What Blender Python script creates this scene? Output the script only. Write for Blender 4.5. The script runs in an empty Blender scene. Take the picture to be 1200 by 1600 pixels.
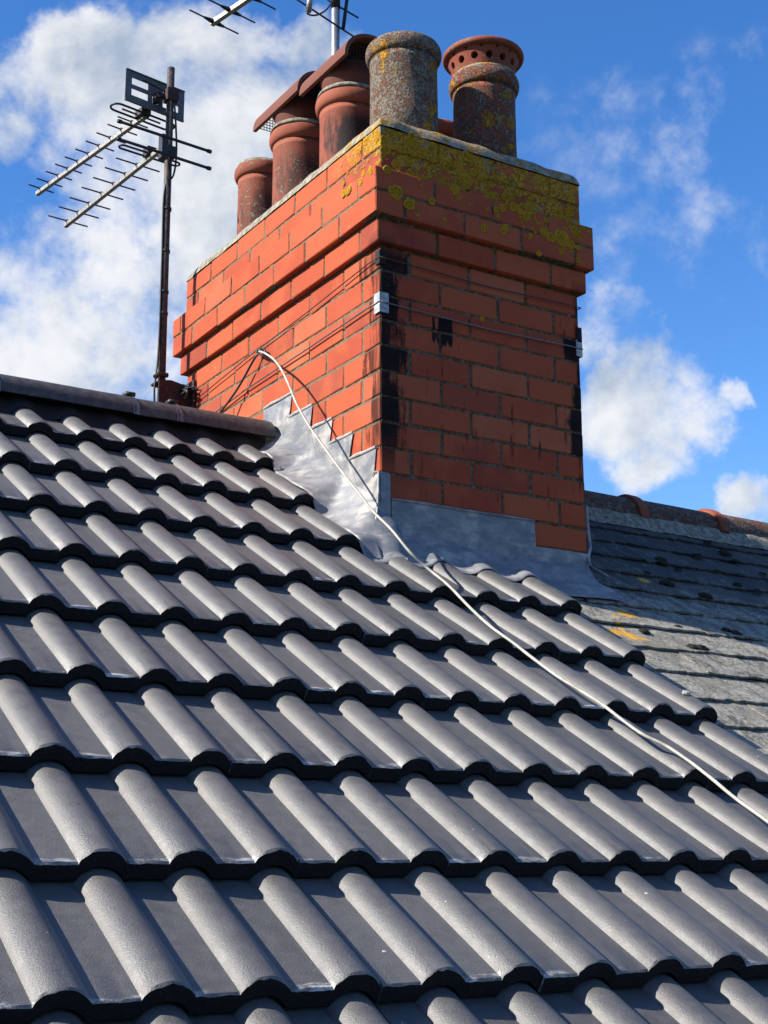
import bpy, bmesh, math, random
from mathutils import Vector, Matrix, noise as mnoise
random.seed(7)
R = math.radians
sc = bpy.context.scene
COL = sc.collection

# ------------------------------------------------------------------ camera
CAM = Vector((-2.1334, -3.4445, -1.1896))
YAW, PITCH, ROLL, FPX = R(31.898), R(13.701), R(-0.2095), 2223.26
fwd = Vector((math.sin(YAW)*math.cos(PITCH), math.cos(YAW)*math.cos(PITCH), math.sin(PITCH)))
rt0 = Vector((math.cos(YAW), -math.sin(YAW), 0)); up0 = rt0.cross(fwd)
rt = math.cos(ROLL)*rt0 + math.sin(ROLL)*up0
upv = -math.sin(ROLL)*rt0 + math.cos(ROLL)*up0
cd = bpy.data.cameras.new('camera'); cam = bpy.data.objects.new('camera', cd); COL.objects.link(cam)
cd.sensor_fit = 'VERTICAL'; cd.sensor_height = 36.0; cd.sensor_width = 27.0
cd.lens = FPX/1600*36.0; cd.clip_start = 0.05; cd.clip_end = 5000
m = Matrix((rt, upv, -fwd)).transposed().to_4x4(); m.translation = CAM
cam.matrix_world = m; sc.camera = cam

def pdir(u, v): return (fwd + rt*((u-600)/FPX) - upv*((v-800)/FPX))
def on(u, v, axis, val):
    d = pdir(u, v); t = (val-CAM[axis])/d[axis]; return CAM + d*t

# ------------------------------------------------------------------ sun and sky
SUN_EL = R(36.0); SUN_H = Vector((-0.975, 0.22, 0)).normalized()
SUN = Vector((SUN_H.x*math.cos(SUN_EL), SUN_H.y*math.cos(SUN_EL), math.sin(SUN_EL)))
ld = bpy.data.lights.new('sun', 'SUN'); ld.energy = 5.0; ld.angle = R(0.53); ld.color = (1.0, 0.935, 0.83)
lo = bpy.data.objects.new('sun', ld); COL.objects.link(lo); lo.location = SUN*30
lo.rotation_euler = (-SUN).to_track_quat('-Z', 'Y').to_euler()
SKY_STRENGTH = 0.064
w = bpy.data.worlds.new('World'); sc.world = w; w.use_nodes = True
wn = w.node_tree.nodes; wl = w.node_tree.links; wn.clear()
def WN(t, **k):
    n = wn.new(t)
    for a, b in k.items(): setattr(n, a, b)
    return n
out = WN('ShaderNodeOutputWorld'); bg = WN('ShaderNodeBackground'); wl.new(bg.outputs[0], out.inputs[0])
bg.inputs[1].default_value = SKY_STRENGTH
sky = WN('ShaderNodeTexSky', sky_type='NISHITA'); sky.sun_disc = False
sky.sun_elevation = SUN_EL; sky.sun_rotation = math.atan2(SUN_H.x, SUN_H.y)
sky.altitude = 60; sky.air_density = 1.0; sky.dust_density = 0.15; sky.ozone_density = 2.6
hs = WN('ShaderNodeHueSaturation'); hs.inputs['Saturation'].default_value = 1.31; hs.inputs['Value'].default_value = 1.72; hs.inputs['Hue'].default_value = .510
wl.new(sky.outputs[0], hs.inputs['Color'])
tc = WN('ShaderNodeTexCoord')
nrm = WN('ShaderNodeVectorMath', operation='NORMALIZE'); wl.new(tc.outputs['Generated'], nrm.inputs[0])
def wnoise(scale, detail, rough, dist=0.0, off=(0, 0, 0)):
    a = WN('ShaderNodeVectorMath', operation='ADD'); wl.new(nrm.outputs[0], a.inputs[0]); a.inputs[1].default_value = off
    n = WN('ShaderNodeTexNoise'); n.inputs['Scale'].default_value = scale; n.inputs['Detail'].default_value = detail
    n.inputs['Roughness'].default_value = rough; n.inputs['Distortion'].default_value = dist
    wl.new(a.outputs[0], n.inputs['Vector']); return n.outputs['Fac']
def wmath(op, a, b=None, c=None):
    n = WN('ShaderNodeMath', operation=op)
    for i, x in enumerate((a, b, c)):
        if x is None: continue
        if isinstance(x, (int, float)): n.inputs[i].default_value = x
        else: wl.new(x, n.inputs[i])
    return n.outputs[0]
def wramp(x, lo_, hi_, a=0.0, b=1.0):
    n = WN('ShaderNodeMapRange', interpolation_type='SMOOTHSTEP')
    wl.new(x, n.inputs[0]); n.inputs[1].default_value = lo_; n.inputs[2].default_value = hi_
    n.inputs[3].default_value = a; n.inputs[4].default_value = b; return n.outputs[0]
# cumulus banks: each one stands in its own direction of the sky
BANKS = [(40,135,95,.8),(105,85,85,.9),(170,120,120,.95),(300,140,140,.95),(420,140,120,.9),(478,100,55,.8),(330,290,170,.8),(190,270,130,.66),(400,330,110,.7),
         (20,340,60,.45),(70,430,120,.64),(160,520,130,.62),(300,450,120,.6),(30,575,110,.72),
         (938,585,46,.75),(1000,575,62,.74),(955,648,85,.84),(1040,636,72,.76),(1095,655,55,.62),(1005,705,70,.7),(1148,622,30,.62),(1166,768,40,.72),(1192,790,36,.6),
         (925,500,62,.40),(1105,122,100,.25),(1045,205,85,.25),(950,200,110,.22),(1150,340,120,.27),(1060,375,90,.23),(1000,310,85,.20),(940,400,75,.27)]
wq = WN('ShaderNodeTexNoise'); wq.inputs['Scale'].default_value = 7.0; wq.inputs['Detail'].default_value = 6; wq.inputs['Roughness'].default_value = .6
wl.new(nrm.outputs[0], wq.inputs['Vector'])
w1 = WN('ShaderNodeVectorMath', operation='SUBTRACT'); wl.new(wq.outputs['Color'], w1.inputs[0]); w1.inputs[1].default_value = (.5, .5, .5)
w2 = WN('ShaderNodeVectorMath', operation='SCALE'); wl.new(w1.outputs[0], w2.inputs[0]); w2.inputs['Scale'].default_value = .13
w3 = WN('ShaderNodeVectorMath', operation='ADD'); wl.new(nrm.outputs[0], w3.inputs[0]); wl.new(w2.outputs[0], w3.inputs[1])
wd_ = WN('ShaderNodeVectorMath', operation='NORMALIZE'); wl.new(w3.outputs[0], wd_.inputs[0])
cov = None
for (u, v, rad, wt) in BANKS:
    c = pdir(u, v).normalized(); ang = rad*1.5/FPX
    dp = WN('ShaderNodeVectorMath', operation='DOT_PRODUCT'); wl.new(wd_.outputs[0], dp.inputs[0]); dp.inputs[1].default_value = c
    f = wramp(dp.outputs['Value'], math.cos(ang), 1.0, 0.0, wt)
    cov = f if cov is None else wmath('MAXIMUM', cov, f)
sep = WN('ShaderNodeSeparateXYZ'); wl.new(nrm.outputs[0], sep.inputs[0])
n_big = wnoise(5.0, 3, .5, .2, (3.1, 1.7, .4))
n_mid = wnoise(11.0, 10, .58, .2, (1.3, .2, 5.1))
n_fin = wnoise(46.0, 8, .6, .25, (7.3, 2.2, 1.1))
# scattered cumulus over the rest of the dome, away from the banks
out_ = wmath('MULTIPLY', wramp(n_big, .53, .70, 0, .7), wramp(sep.outputs['Z'], .02, .2))
view_c = pdir(600, 500).normalized()
dpv = WN('ShaderNodeVectorMath', operation='DOT_PRODUCT'); wl.new(nrm.outputs[0], dpv.inputs[0]); dpv.inputs[1].default_value = view_c
out_ = wmath('MULTIPLY', out_, wramp(dpv.outputs['Value'], math.cos(R(20)), math.cos(R(32))))
cov = wmath('MAXIMUM', cov, out_)
tex = wmath('ADD', wmath('MULTIPLY', n_mid, .72), wmath('MULTIPLY', n_fin, .28))
dens = wmath('ADD', wmath('MULTIPLY', cov, 1.0), wmath('MULTIPLY', wmath('SUBTRACT', tex, .5), 2.7))
alpha = wramp(dens, .13, .86)
alpha = wmath('MULTIPLY', alpha, wramp(cov, .0, .42))
# billows lit from the sun's side: compare the density with the density a little nearer the sun
so = SUN*.030
n_mid2 = wnoise(11.0, 10, .58, .2, (1.3+so.x, .2+so.y, 5.1+so.z))
n_big2 = wnoise(5.0, 3, .5, .2, (3.1+so.x*2, 1.7+so.y*2, .4+so.z*2))
lit = wmath('ADD', wmath('MULTIPLY', wmath('SUBTRACT', n_mid, n_mid2), 1.9), wmath('MULTIPLY', wmath('SUBTRACT', n_big, n_big2), 1.2))
thick = wramp(dens, .5, 1.35)
shade = wramp(wmath('SUBTRACT', wmath('ADD', lit, .62), wmath('MULTIPLY', thick, .28)), .1, .9)
ccol = WN('ShaderNodeMix', data_type='RGBA'); wl.new(shade, ccol.inputs[0])
CB = .45/SKY_STRENGTH
ccol.inputs[6].default_value = (.46*CB, .56*CB, .70*CB, 1); ccol.inputs[7].default_value = (1.08*CB, 1.08*CB, 1.08*CB, 1)
cm = WN('ShaderNodeMix', data_type='RGBA')
wl.new(wmath('MULTIPLY', alpha, .93), cm.inputs[0]); wl.new(hs.outputs[0], cm.inputs[6]); wl.new(ccol.outputs[2], cm.inputs[7])
wl.new(cm.outputs[2], bg.inputs[0])
vs = sc.view_settings
vs.view_transform = 'Standard'; vs.look = 'None'; vs.gamma = 1; vs.exposure = 1.0
sc.render.resolution_x = 768; sc.render.resolution_y = 1024

# ------------------------------------------------------------------ helpers
def tag(o, label=None, cat=None, group=None, kind=None):
    if label: o['label'] = label
    if cat: o['category'] = cat
    if group: o['group'] = group
    if kind: o['kind'] = kind
    return o
def empty(name, loc=(0, 0, 0)):
    o = bpy.data.objects.new(name, None); o.location = loc; o.empty_display_size = .05; COL.objects.link(o); return o
def mesh(name, vs_, fs, mats, smooth=False, mi=None):
    me = bpy.data.meshes.new(name); me.from_pydata([tuple(v) for v in vs_], [], [tuple(f) for f in fs])
    for mt in (mats if isinstance(mats, (list, tuple)) else [mats]): me.materials.append(mt)
    if smooth:
        for p in me.polygons: p.use_smooth = True
    if mi:
        for p, i in zip(me.polygons, mi): p.material_index = i
    me.update(); return me
def link(name, me, parent=None, mw=None):
    o = bpy.data.objects.new(name, me); COL.objects.link(o)
    if mw is not None: o.matrix_world = mw
    if parent is not None:
        o.parent = parent; o.matrix_parent_inverse = Matrix.Translation(-Vector(parent.location))
    return o
class MB:
    def __init__(s): s.v = []; s.f = []; s.m = []
    def add(s, vs_, fs, mi=0):
        b = len(s.v); s.v += [Vector(x) for x in vs_]; s.f += [tuple(i+b for i in f) for f in fs]; s.m += [mi]*len(fs)
    def box(s, a, b, mi=0):
        x0, y0, z0 = a; x1, y1, z1 = b
        s.add([(x0,y0,z0),(x1,y0,z0),(x1,y1,z0),(x0,y1,z0),(x0,y0,z1),(x1,y0,z1),(x1,y1,z1),(x0,y1,z1)],
              [(0,3,2,1),(4,5,6,7),(0,1,5,4),(1,2,6,5),(2,3,7,6),(3,0,4,7)], mi)
    def obox(s, c, ax, ay, az, mi=0):
        c, ax, ay, az = Vector(c), Vector(ax), Vector(ay), Vector(az)
        p = [c+ax*i+ay*j+az*k for k in (-1, 1) for j in (-1, 1) for i in (-1, 1)]
        s.add(p, [(0,2,3,1),(4,5,7,6),(0,1,5,4),(1,3,7,5),(3,2,6,7),(2,0,4,6)], mi)
    def tube(s, pts, r, seg=8, mi=0, cap=True):
        pts = [Vector(p) for p in pts]; n = len(pts)
        rr = r if isinstance(r, (list, tuple)) else [r]*n
        t0 = (pts[1]-pts[0]).normalized(); ref = Vector((0, 0, 1)) if abs(t0.z) < .9 else Vector((1, 0, 0))
        a = t0.cross(ref).normalized(); rings = []
        for i, p in enumerate(pts):
            t = (pts[min(i+1, n-1)]-pts[max(i-1, 0)]).normalized()
            a = (a - t*a.dot(t)).normalized(); b = t.cross(a)
            rings.append([p+(a*math.cos(2*math.pi*j/seg)+b*math.sin(2*math.pi*j/seg))*rr[i] for j in range(seg)])
        vs_ = [q for rg in rings for q in rg]
        fs = [(i*seg+j, i*seg+(j+1) % seg, (i+1)*seg+(j+1) % seg, (i+1)*seg+j) for i in range(n-1) for j in range(seg)]
        if cap: fs += [tuple(reversed(range(seg))), tuple(range((n-1)*seg, n*seg))]
        s.add(vs_, fs, mi)
    def lathe(s, prof, c=(0, 0, 0), seg=48, mi=0, wob=0.0, sd=0.0):
        c = Vector(c); vs_ = []
        for (r, z) in prof:
            for j in range(seg):
                a = 2*math.pi*j/seg
                k = 1 + wob*mnoise.noise(Vector((math.cos(a)*2+sd, math.sin(a)*2, z*9)))
                vs_.append(c+Vector((r*k*math.cos(a), r*k*math.sin(a), z)))
        n = len(prof)
        s.add(vs_, [(i*seg+j, i*seg+(j+1) % seg, (i+1)*seg+(j+1) % seg, (i+1)*seg+j) for i in range(n-1) for j in range(seg)], mi)
    def prism(s, poly, o, ex, ey, en, mi=0):
        o, ex, ey, en = Vector(o), Vector(ex), Vector(ey), Vector(en); n = len(poly)
        a = [o+ex*p[0]+ey*p[1] for p in poly]; b = [q+en for q in a]
        s.add(a+b, [tuple(reversed(range(n))), tuple(range(n, 2*n))]+[(i, (i+1) % n, n+(i+1) % n, n+i) for i in range(n)], mi)
    def grid(s, rows, thick=0.0, mi=0):
        n, k = len(rows), len(rows[0]); vs_ = [Vector(p) for r_ in rows for p in r_]
        fs = [(i*k+j, i*k+j+1, (i+1)*k+j+1, (i+1)*k+j) for i in range(n-1) for j in range(k-1)]
        s.add(vs_, fs, mi)
    def build(s, name, mats, parent=None, smooth=False, fixn=True):
        me = mesh(name, s.v, s.f, mats, smooth, s.m)
        if fixn:
            bm = bmesh.new(); bm.from_mesh(me); bmesh.ops.recalc_face_normals(bm, faces=bm.faces); bm.to_mesh(me); bm.free()
        return link(name, me, parent)
def sharp(o, deg=35):
    me = o.data
    for p in me.polygons: p.use_smooth = True
    me.set_sharp_from_angle(angle=R(deg)); return o
def lerp(a, b, t): return a+(b-a)*t
def interp(tab, x):
    if x <= tab[0][0]: return tab[0][1]
    for (a, fa), (b, fb) in zip(tab, tab[1:]):
        if x <= b: return lerp(fa, fb, (x-a)/(b-a))
    return tab[-1][1]

# ------------------------------------------------------------------ materials
ALB = .60    # overall reflectance: keeps brick at about 0.35, slate and tile below 0.1
class NT:
    def __init__(s, name):
        s.m = bpy.data.materials.new(name); s.m.use_nodes = True; s.t = s.m.node_tree; s.n = s.t.nodes; s.l = s.t.links
        s.b = s.n['Principled BSDF']; s.co = None
    def new(s, t, **k):
        n = s.n.new(t)
        for a, b in k.items(): setattr(n, a, b)
        return n
    def put(s, inp, x):
        if isinstance(x, (int, float)): inp.default_value = x
        elif isinstance(x, tuple): inp.default_value = x if len(x) != 3 or inp.type == 'VECTOR' else (*x, 1)
        else: s.l.new(x, inp)
    def pos(s): return s.new('ShaderNodeNewGeometry').outputs['Position']
    def nor(s): return s.new('ShaderNodeNewGeometry').outputs['Normal']
    def obj(s): return s.new('ShaderNodeTexCoord').outputs['Object']
    def rnd(s): return s.new('ShaderNodeObjectInfo').outputs['Random']
    def xyz(s, v):
        n = s.new('ShaderNodeSeparateXYZ'); s.put(n.inputs[0], v); return n.outputs
    def vm(s, op, a, b):
        n = s.new('ShaderNodeVectorMath', operation=op); s.put(n.inputs[0], a); s.put(n.inputs[1], b); return n.outputs[0]
    def ma(s, op, a, b=0.0, c=None):
        n = s.new('ShaderNodeMath', operation=op); s.put(n.inputs[0], a); s.put(n.inputs[1], b)
        if c is not None: s.put(n.inputs[2], c)
        return n.outputs[0]
    def ss(s, x, a, b, lo=0.0, hi=1.0):
        n = s.new('ShaderNodeMapRange', interpolation_type='SMOOTHSTEP'); s.put(n.inputs[0], x)
        for i, q in enumerate((a, b, lo, hi)): n.inputs[i+1].default_value = q
        return n.outputs[0]
    def noise(s, v, scale, detail=4, rough=.55, dist=0.0, col=False):
        n = s.new('ShaderNodeTexNoise'); s.put(n.inputs['Vector'], v)
        n.inputs['Scale'].default_value = scale; n.inputs['Detail'].default_value = detail
        n.inputs['Roughness'].default_value = rough; n.inputs['Distortion'].default_value = dist
        return n.outputs['Color' if col else 'Fac']
    def voro(s, v, scale, feat='F1', out='Distance'):
        n = s.new('ShaderNodeTexVoronoi', feature=feat); s.put(n.inputs['Vector'], v); n.inputs['Scale'].default_value = scale
        return n.outputs[out]
    def mix(s, f, a, b):
        n = s.new('ShaderNodeMix', data_type='RGBA'); s.put(n.inputs[0], f); s.put(n.inputs[6], a); s.put(n.inputs[7], b); return n.outputs[2]
    def mul(s, a, k):
        n = s.new('ShaderNodeMix', data_type='RGBA', blend_type='MULTIPLY'); n.inputs[0].default_value = 1.0
        s.put(n.inputs[6], a); s.put(n.inputs[7], k); return n.outputs[2]
    def bump(s, h, strength, dist, prev=None):
        n = s.new('ShaderNodeBump'); n.inputs['Strength'].default_value = strength; n.inputs['Distance'].default_value = dist
        s.put(n.inputs['Height'], h)
        if prev is not None: s.l.new(prev, n.inputs['Normal'])
        return n.outputs[0]
    def done(s, col, rough=.8, normal=None, spec=.5, metal=0.0):
        s.put(s.b.inputs['Base Color'], s.mul(col, (ALB, ALB, ALB))); s.put(s.b.inputs['Roughness'], rough); s.put(s.b.inputs['Metallic'], metal)
        s.b.inputs['Specular IOR Level'].default_value = spec
        if normal is not None: s.l.new(normal, s.b.inputs['Normal'])
        return s.m
def v4(n, x):      # grey value -> colour socket
    c = n.new('ShaderNodeCombineColor')
    for i in range(3): n.put(c.inputs[i], x)
    return c.outputs[0]

C_ = .08051        # brick course height
SW, SL = .7775, 1.43   # stack width and length

def soot(n, p):
    """soot and damp stains down the corners of the stack (their own shapes: streaks and blots)"""
    x, y, z = n.xyz(p)
    st = n.noise(n.vm('MULTIPLY', p, (38, 38, 5)), 1.0, 5, .6)
    bl = n.noise(n.vm('MULTIPLY', p, (9, 9, 7)), 1.0, 5, .6)
    brk = n.noise(n.vm('MULTIPLY', p, (1, 1, 12.4)), 1.0, 1, .5)
    isfront = n.ss(y, .012, .0)
    isleft = n.ss(x, .012, .0)
    zr = n.ma('MULTIPLY', n.ss(z, -.16, .06), n.ss(z, .70, .60))
    r = n.rnd()
    gr = n.noise(p, 190, 4, .7)
    wid = n.ma('ADD', n.ma('ADD', n.ma('MULTIPLY', n.ma('POWER', r, 1.6), .10), n.ma('MULTIPLY', n.ma('SUBTRACT', bl, .5), .13)), n.ma('ADD', n.ma('MULTIPLY', n.ma('SUBTRACT', st, .5), .17), n.ma('MULTIPLY', n.ma('SUBTRACT', gr, .5), .06)))
    le = n.ss(n.ma('SUBTRACT', x, wid), .066, .030)
    re = n.ss(n.ma('ADD', x, n.ma('MULTIPLY', wid, .6)), SW-.012, SW+.006)
    solid = n.ss(n.ma('ADD', gr, n.ma('MULTIPLY', bl, .6)), .50, .80, .72, 1.0)
    fr = n.ma('MULTIPLY', n.ma('MULTIPLY', n.ma('MAXIMUM', le, re), zr), solid)
    # sooty patch by the middle joint, ragged, with runs below it
    bx = n.ma('MULTIPLY', n.ma('MULTIPLY', n.ss(x, .17, .20), n.ss(x, .272, .262)), n.ma('MULTIPLY', n.ss(z, .33, .39), n.ss(z, .455, .445)))
    blot = n.ma('MULTIPLY', n.ss(n.ma('ADD', n.ma('MULTIPLY', st, .7), n.ma('ADD', n.ma('MULTIPLY', bl, .3), n.ma('MULTIPLY', bx, .25))), .66, .72), n.ss(bx, .05, .4))
    run = n.ma('MULTIPLY', n.ss(st, .59, .66), n.ma('MULTIPLY', n.ss(brk, .40, .6), n.ma('MULTIPLY', n.ss(z, .72, .55), n.ss(z, -.22, -.05))))
    fr = n.ma('MAXIMUM', n.ma('MAXIMUM', fr, blot), n.ma('MULTIPLY', run, .75))
    fr = n.ma('MULTIPLY', fr, isfront)
    lf = n.ma('MULTIPLY', n.ma('MULTIPLY', n.ss(n.ma('SUBTRACT', y, wid), .05, .02), zr), n.ma('MULTIPLY', isleft, n.ss(st, .33, .6, .25, .85)))
    return n.ma('MAXIMUM', fr, lf)

def lichen_mask(n, p):
    x, y, z = n.xyz(p)
    a = n.noise(p, 17, 6, .62, .6); b = n.noise(p, 55, 4, .6)
    zz = n.ma('SUBTRACT', z, n.ma('MULTIPLY', x, -.10))
    band = n.ss(zz, .845, 1.04)
    near = n.ss(x, .34, .0)
    m_ = n.ma('ADD', n.ma('ADD', n.ma('MULTIPLY', a, .9), n.ma('MULTIPLY', b, .28)), n.ma('ADD', n.ma('MULTIPLY', band, .26), n.ma('MULTIPLY', n.ma('MULTIPLY', near, band), .14)))
    front = n.ma('MULTIPLY', n.ss(m_, .768, .795), n.ss(y, .03, .01))
    near2 = n.ma('MULTIPLY', n.ss(y, .34, .02), n.ss(z, .84, .96))
    left = n.ma('MULTIPLY', n.ss(n.ma('ADD', m_, n.ma('MULTIPLY', near2, .10)), .93, .99), near2)
    return n.ma('MAXIMUM', front, left)
LICHEN = (.255, .20, .018)
def lichen_col(n, p):
    k = n.noise(p, 120, 4, .65)
    c = n.mix(n.ss(k, .35, .65), (.28, .135, .010), (.90, .43, .022))
    return n.mix(n.ss(n.noise(p, 38, 3, .5), .55, .7), c, (.33, .34, .20))

def mat_brick(name='brick_red', dirt=True):
    n = NT(name); p = n.pos(); r = n.rnd(); o = n.obj()
    r2 = n.ma('FRACT', n.ma('MULTIPLY', r, 7.31))
    base = n.mix(r, (.50, .082, .033), (.67, .146, .054))
    base = n.mix(n.ss(r2, .80, .95, 0, .65), base, (.34, .062, .040))
    base = n.mix(n.ss(r2, .14, .02, 0, .6), base, (.72, .205, .095))
    base = n.mix(n.ss(n.noise(p, 7, 3), .42, .7), base, (.62, .128, .048))
    base = n.mix(n.ss(n.noise(n.vm('MULTIPLY', p, (60, 60, 14)), 1, 4), .58, .78, 0, .55), base, (.36, .075, .035))
    sp = n.noise(p, 230, 2, .5); base = n.mix(n.ss(sp, .70, .76, 0, .6), base, (.70, .36, .22))
    base = n.mix(n.ss(n.noise(p, 30, 6, .7), .62, .72, 0, .6), base, (.24, .06, .035))
    base = n.mix(n.ss(n.noise(p, 110, 5, .7), .63, .70, 0, .45), base, (.30, .07, .04))
    base = n.mix(n.ss(n.noise(n.vm('ADD', p, (3.3, 1.2, 7.7)), 22, 6, .7), .68, .75, 0, .5), base, (.70, .52, .42))
    s_ = soot(n, p)
    base = n.mix(n.ma('MULTIPLY', s_, .985), base, (.010, .009, .010))
    lm = lichen_mask(n, p)
    base = n.mix(lm, base, lichen_col(n, p))
    h = n.ma('ADD', n.ma('MULTIPLY', n.noise(p, 60, 5), .5), n.ma('MULTIPLY', n.noise(p, 260, 3), .5))
    bn = n.bump(h, .6, .003)
    bn = n.bump(n.ma('MULTIPLY', lm, n.ma('ADD', .4, n.noise(p, 150, 4, .7))), .8, .005, bn)
    return n.done(base, n.ss(s_, 0, 1, .80, .95), bn, .22)
def mat_mortar():
    n = NT('mortar_pointing'); p = n.pos()
    k = n.noise(p, 90, 5, .7)
    c = n.mix(n.ss(k, .35, .7), (.11, .085, .055), (.38, .31, .21))
    c = n.mix(n.ss(n.noise(p, 210, 3), .66, .74), c, (.50, .45, .34))
    c = n.mix(n.ss(n.noise(p, 24, 4), .52, .66, 0, .8), c, (.10, .085, .025))
    y = n.xyz(p)[1]
    c = n.mix(n.ss(y, .004, .03, 0, .6), c, (.36, .29, .20))
    s_ = soot(n, p); c = n.mix(n.ma('MULTIPLY', s_, .6), c, (.03, .028, .026))
    c = n.mix(lichen_mask(n, p), c, lichen_col(n, p))
    bn = n.bump(n.noise(p, 130, 6, .7), 1.0, .008)
    return n.done(c, .95, bn, .2)
def mat_flaunch():
    n = NT('flaunching_mortar'); p = n.pos()
    c = n.mix(n.ss(n.noise(p, 45, 6, .7), .35, .68), (.26, .235, .17), (.66, .61, .49))
    x, y, z = n.xyz(p)
    near = n.ma('MULTIPLY', n.ss(x, .75, .05, .55, 1.0), n.ss(y, .5, .1))
    c = n.mix(n.ma('MULTIPLY', near, n.ss(n.noise(p, 30, 6, .65), .50, .56)), c, lichen_col(n, p))
    c = n.mix(n.ss(n.noise(p, 160, 3), .68, .74, 0, .7), c, (.55, .53, .46))
    return n.done(c, .95, n.bump(n.noise(p, 70, 7, .7), .9, .012), .2)
def mat_tile():
    n = NT('tile_concrete'); o = n.obj(); r = n.rnd()
    k = n.new('ShaderNodeVectorMath', operation='ADD'); n.put(k.inputs[0], o)
    rv = n.new('ShaderNodeCombineXYZ'); n.put(rv.inputs[0], n.ma('MULTIPLY', r, 37.0)); n.put(rv.inputs[1], n.ma('MULTIPLY', r, 91.0)); n.l.new(rv.outputs[0], k.inputs[1])
    q = k.outputs[0]
    gr = n.noise(q, 230, 3, .6); mid = n.noise(q, 34, 5, .65); big = n.noise(q, 7, 3)
    v = n.ma('ADD', n.ma('MULTIPLY', n.ma('SUBTRACT', gr, .5), .075), n.ma('ADD', n.ma('MULTIPLY', n.ma('SUBTRACT', mid, .5), .06), n.ma('ADD', n.ma('MULTIPLY', n.ma('SUBTRACT', big, .5), .03), n.ma('ADD', .088, n.ma('MULTIPLY', r, .036)))))
    c = n.mul(v4(n, v), (1.0, .945, .885))
    x, y, z = n.xyz(o)
    # lime bloom smeared on the pans just above the tail, here and there
    wob = n.noise(q, 9, 4, .6)
    sm = n.ma('MULTIPLY', n.ss(n.ma('ADD', y, n.ma('MULTIPLY', n.ma('SUBTRACT', wob, .5), .03)), .017, .009), n.ss(z, .006, .002))
    sm = n.ma('MULTIPLY', sm, n.ma('MULTIPLY', n.ss(n.noise(n.vm('MULTIPLY', q, (16, 42, 42)), 1, 5, .7), .46, .60), n.ss(n.noise(q, 5, 1), .44, .56)))
    sc_ = n.ma('MULTIPLY', n.ss(n.noise(n.vm('MULTIPLY', q, (60, 13, 30)), 1, 5, .7, .8), .69, .75), n.ss(wob, .5, .6, 0, .55))
    c = n.mix(n.ma('MULTIPLY', n.ma('MAXIMUM', sm, sc_), .85), c, (.75, .73, .70))
    spk = n.noise(q, 420, 1, .5); c = n.mix(n.ss(spk, .74, .78, 0, .55), c, (.50, .48, .45))
    fl = n.noise(n.vm('ADD', q, (4, 8, 2)), 75, 2, .5); c = n.mix(n.ss(fl, .775, .80, 0, .8), c, (.85, .84, .82))
    dk = n.noise(n.vm('ADD', q, (9, 3, 4)), 60, 4, .7); c = n.mix(n.ss(dk, .66, .74, 0, .5), c, (.045, .043, .042))
    bn = n.bump(n.noise(q, 300, 4, .7), .55, .0024)
    bn = n.bump(n.noise(q, 25, 4, .6), .20, .003, bn)
    n.b.inputs['IOR'].default_value = 1.60
    return n.done(c, n.ss(mid, .35, .65, .52, .62), bn, 1.0)
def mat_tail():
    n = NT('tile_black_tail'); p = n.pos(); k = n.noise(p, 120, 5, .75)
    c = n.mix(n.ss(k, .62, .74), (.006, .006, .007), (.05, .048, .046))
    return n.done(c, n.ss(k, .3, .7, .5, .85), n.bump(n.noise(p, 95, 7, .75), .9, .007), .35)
def mat_lead():
    n = NT('lead_sheet'); p = n.pos()
    k = n.noise(p, 22, 6, .65, .2); st = n.noise(n.vm('MULTIPLY', p, (14, 14, 60)), 1, 5, .7)
    c = n.mix(n.ss(k, .30, .72), (.30, .303, .312), (.45, .447, .442))
    c = n.mix(n.ss(st, .56, .72, 0, .6), c, (.68, .67, .66))
    c = n.mix(n.ss(n.noise(p, 11, 6, .65), .50, .64, 0, .75), c, (.66, .60, .54))
    c = n.mix(n.ss(n.noise(n.vm('MULTIPLY', p, (9, 9, 26)), 1, 6, .65), .46, .62, 0, .8), c, (.22, .235, .27))
    c = n.mix(n.ss(n.noise(n.vm('MULTIPLY', p, (50, 50, 12)), 1, 5, .7), .66, .74, 0, .7), c, (.85, .85, .84))
    bn = n.bump(n.noise(p, 14, 2, .5), .18, .004); bn = n.bump(n.noise(p, 200, 3), .15, .001, bn)
    return n.done(c, n.ss(k, .3, .7, .50, .66), bn, .45, .15)
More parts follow.
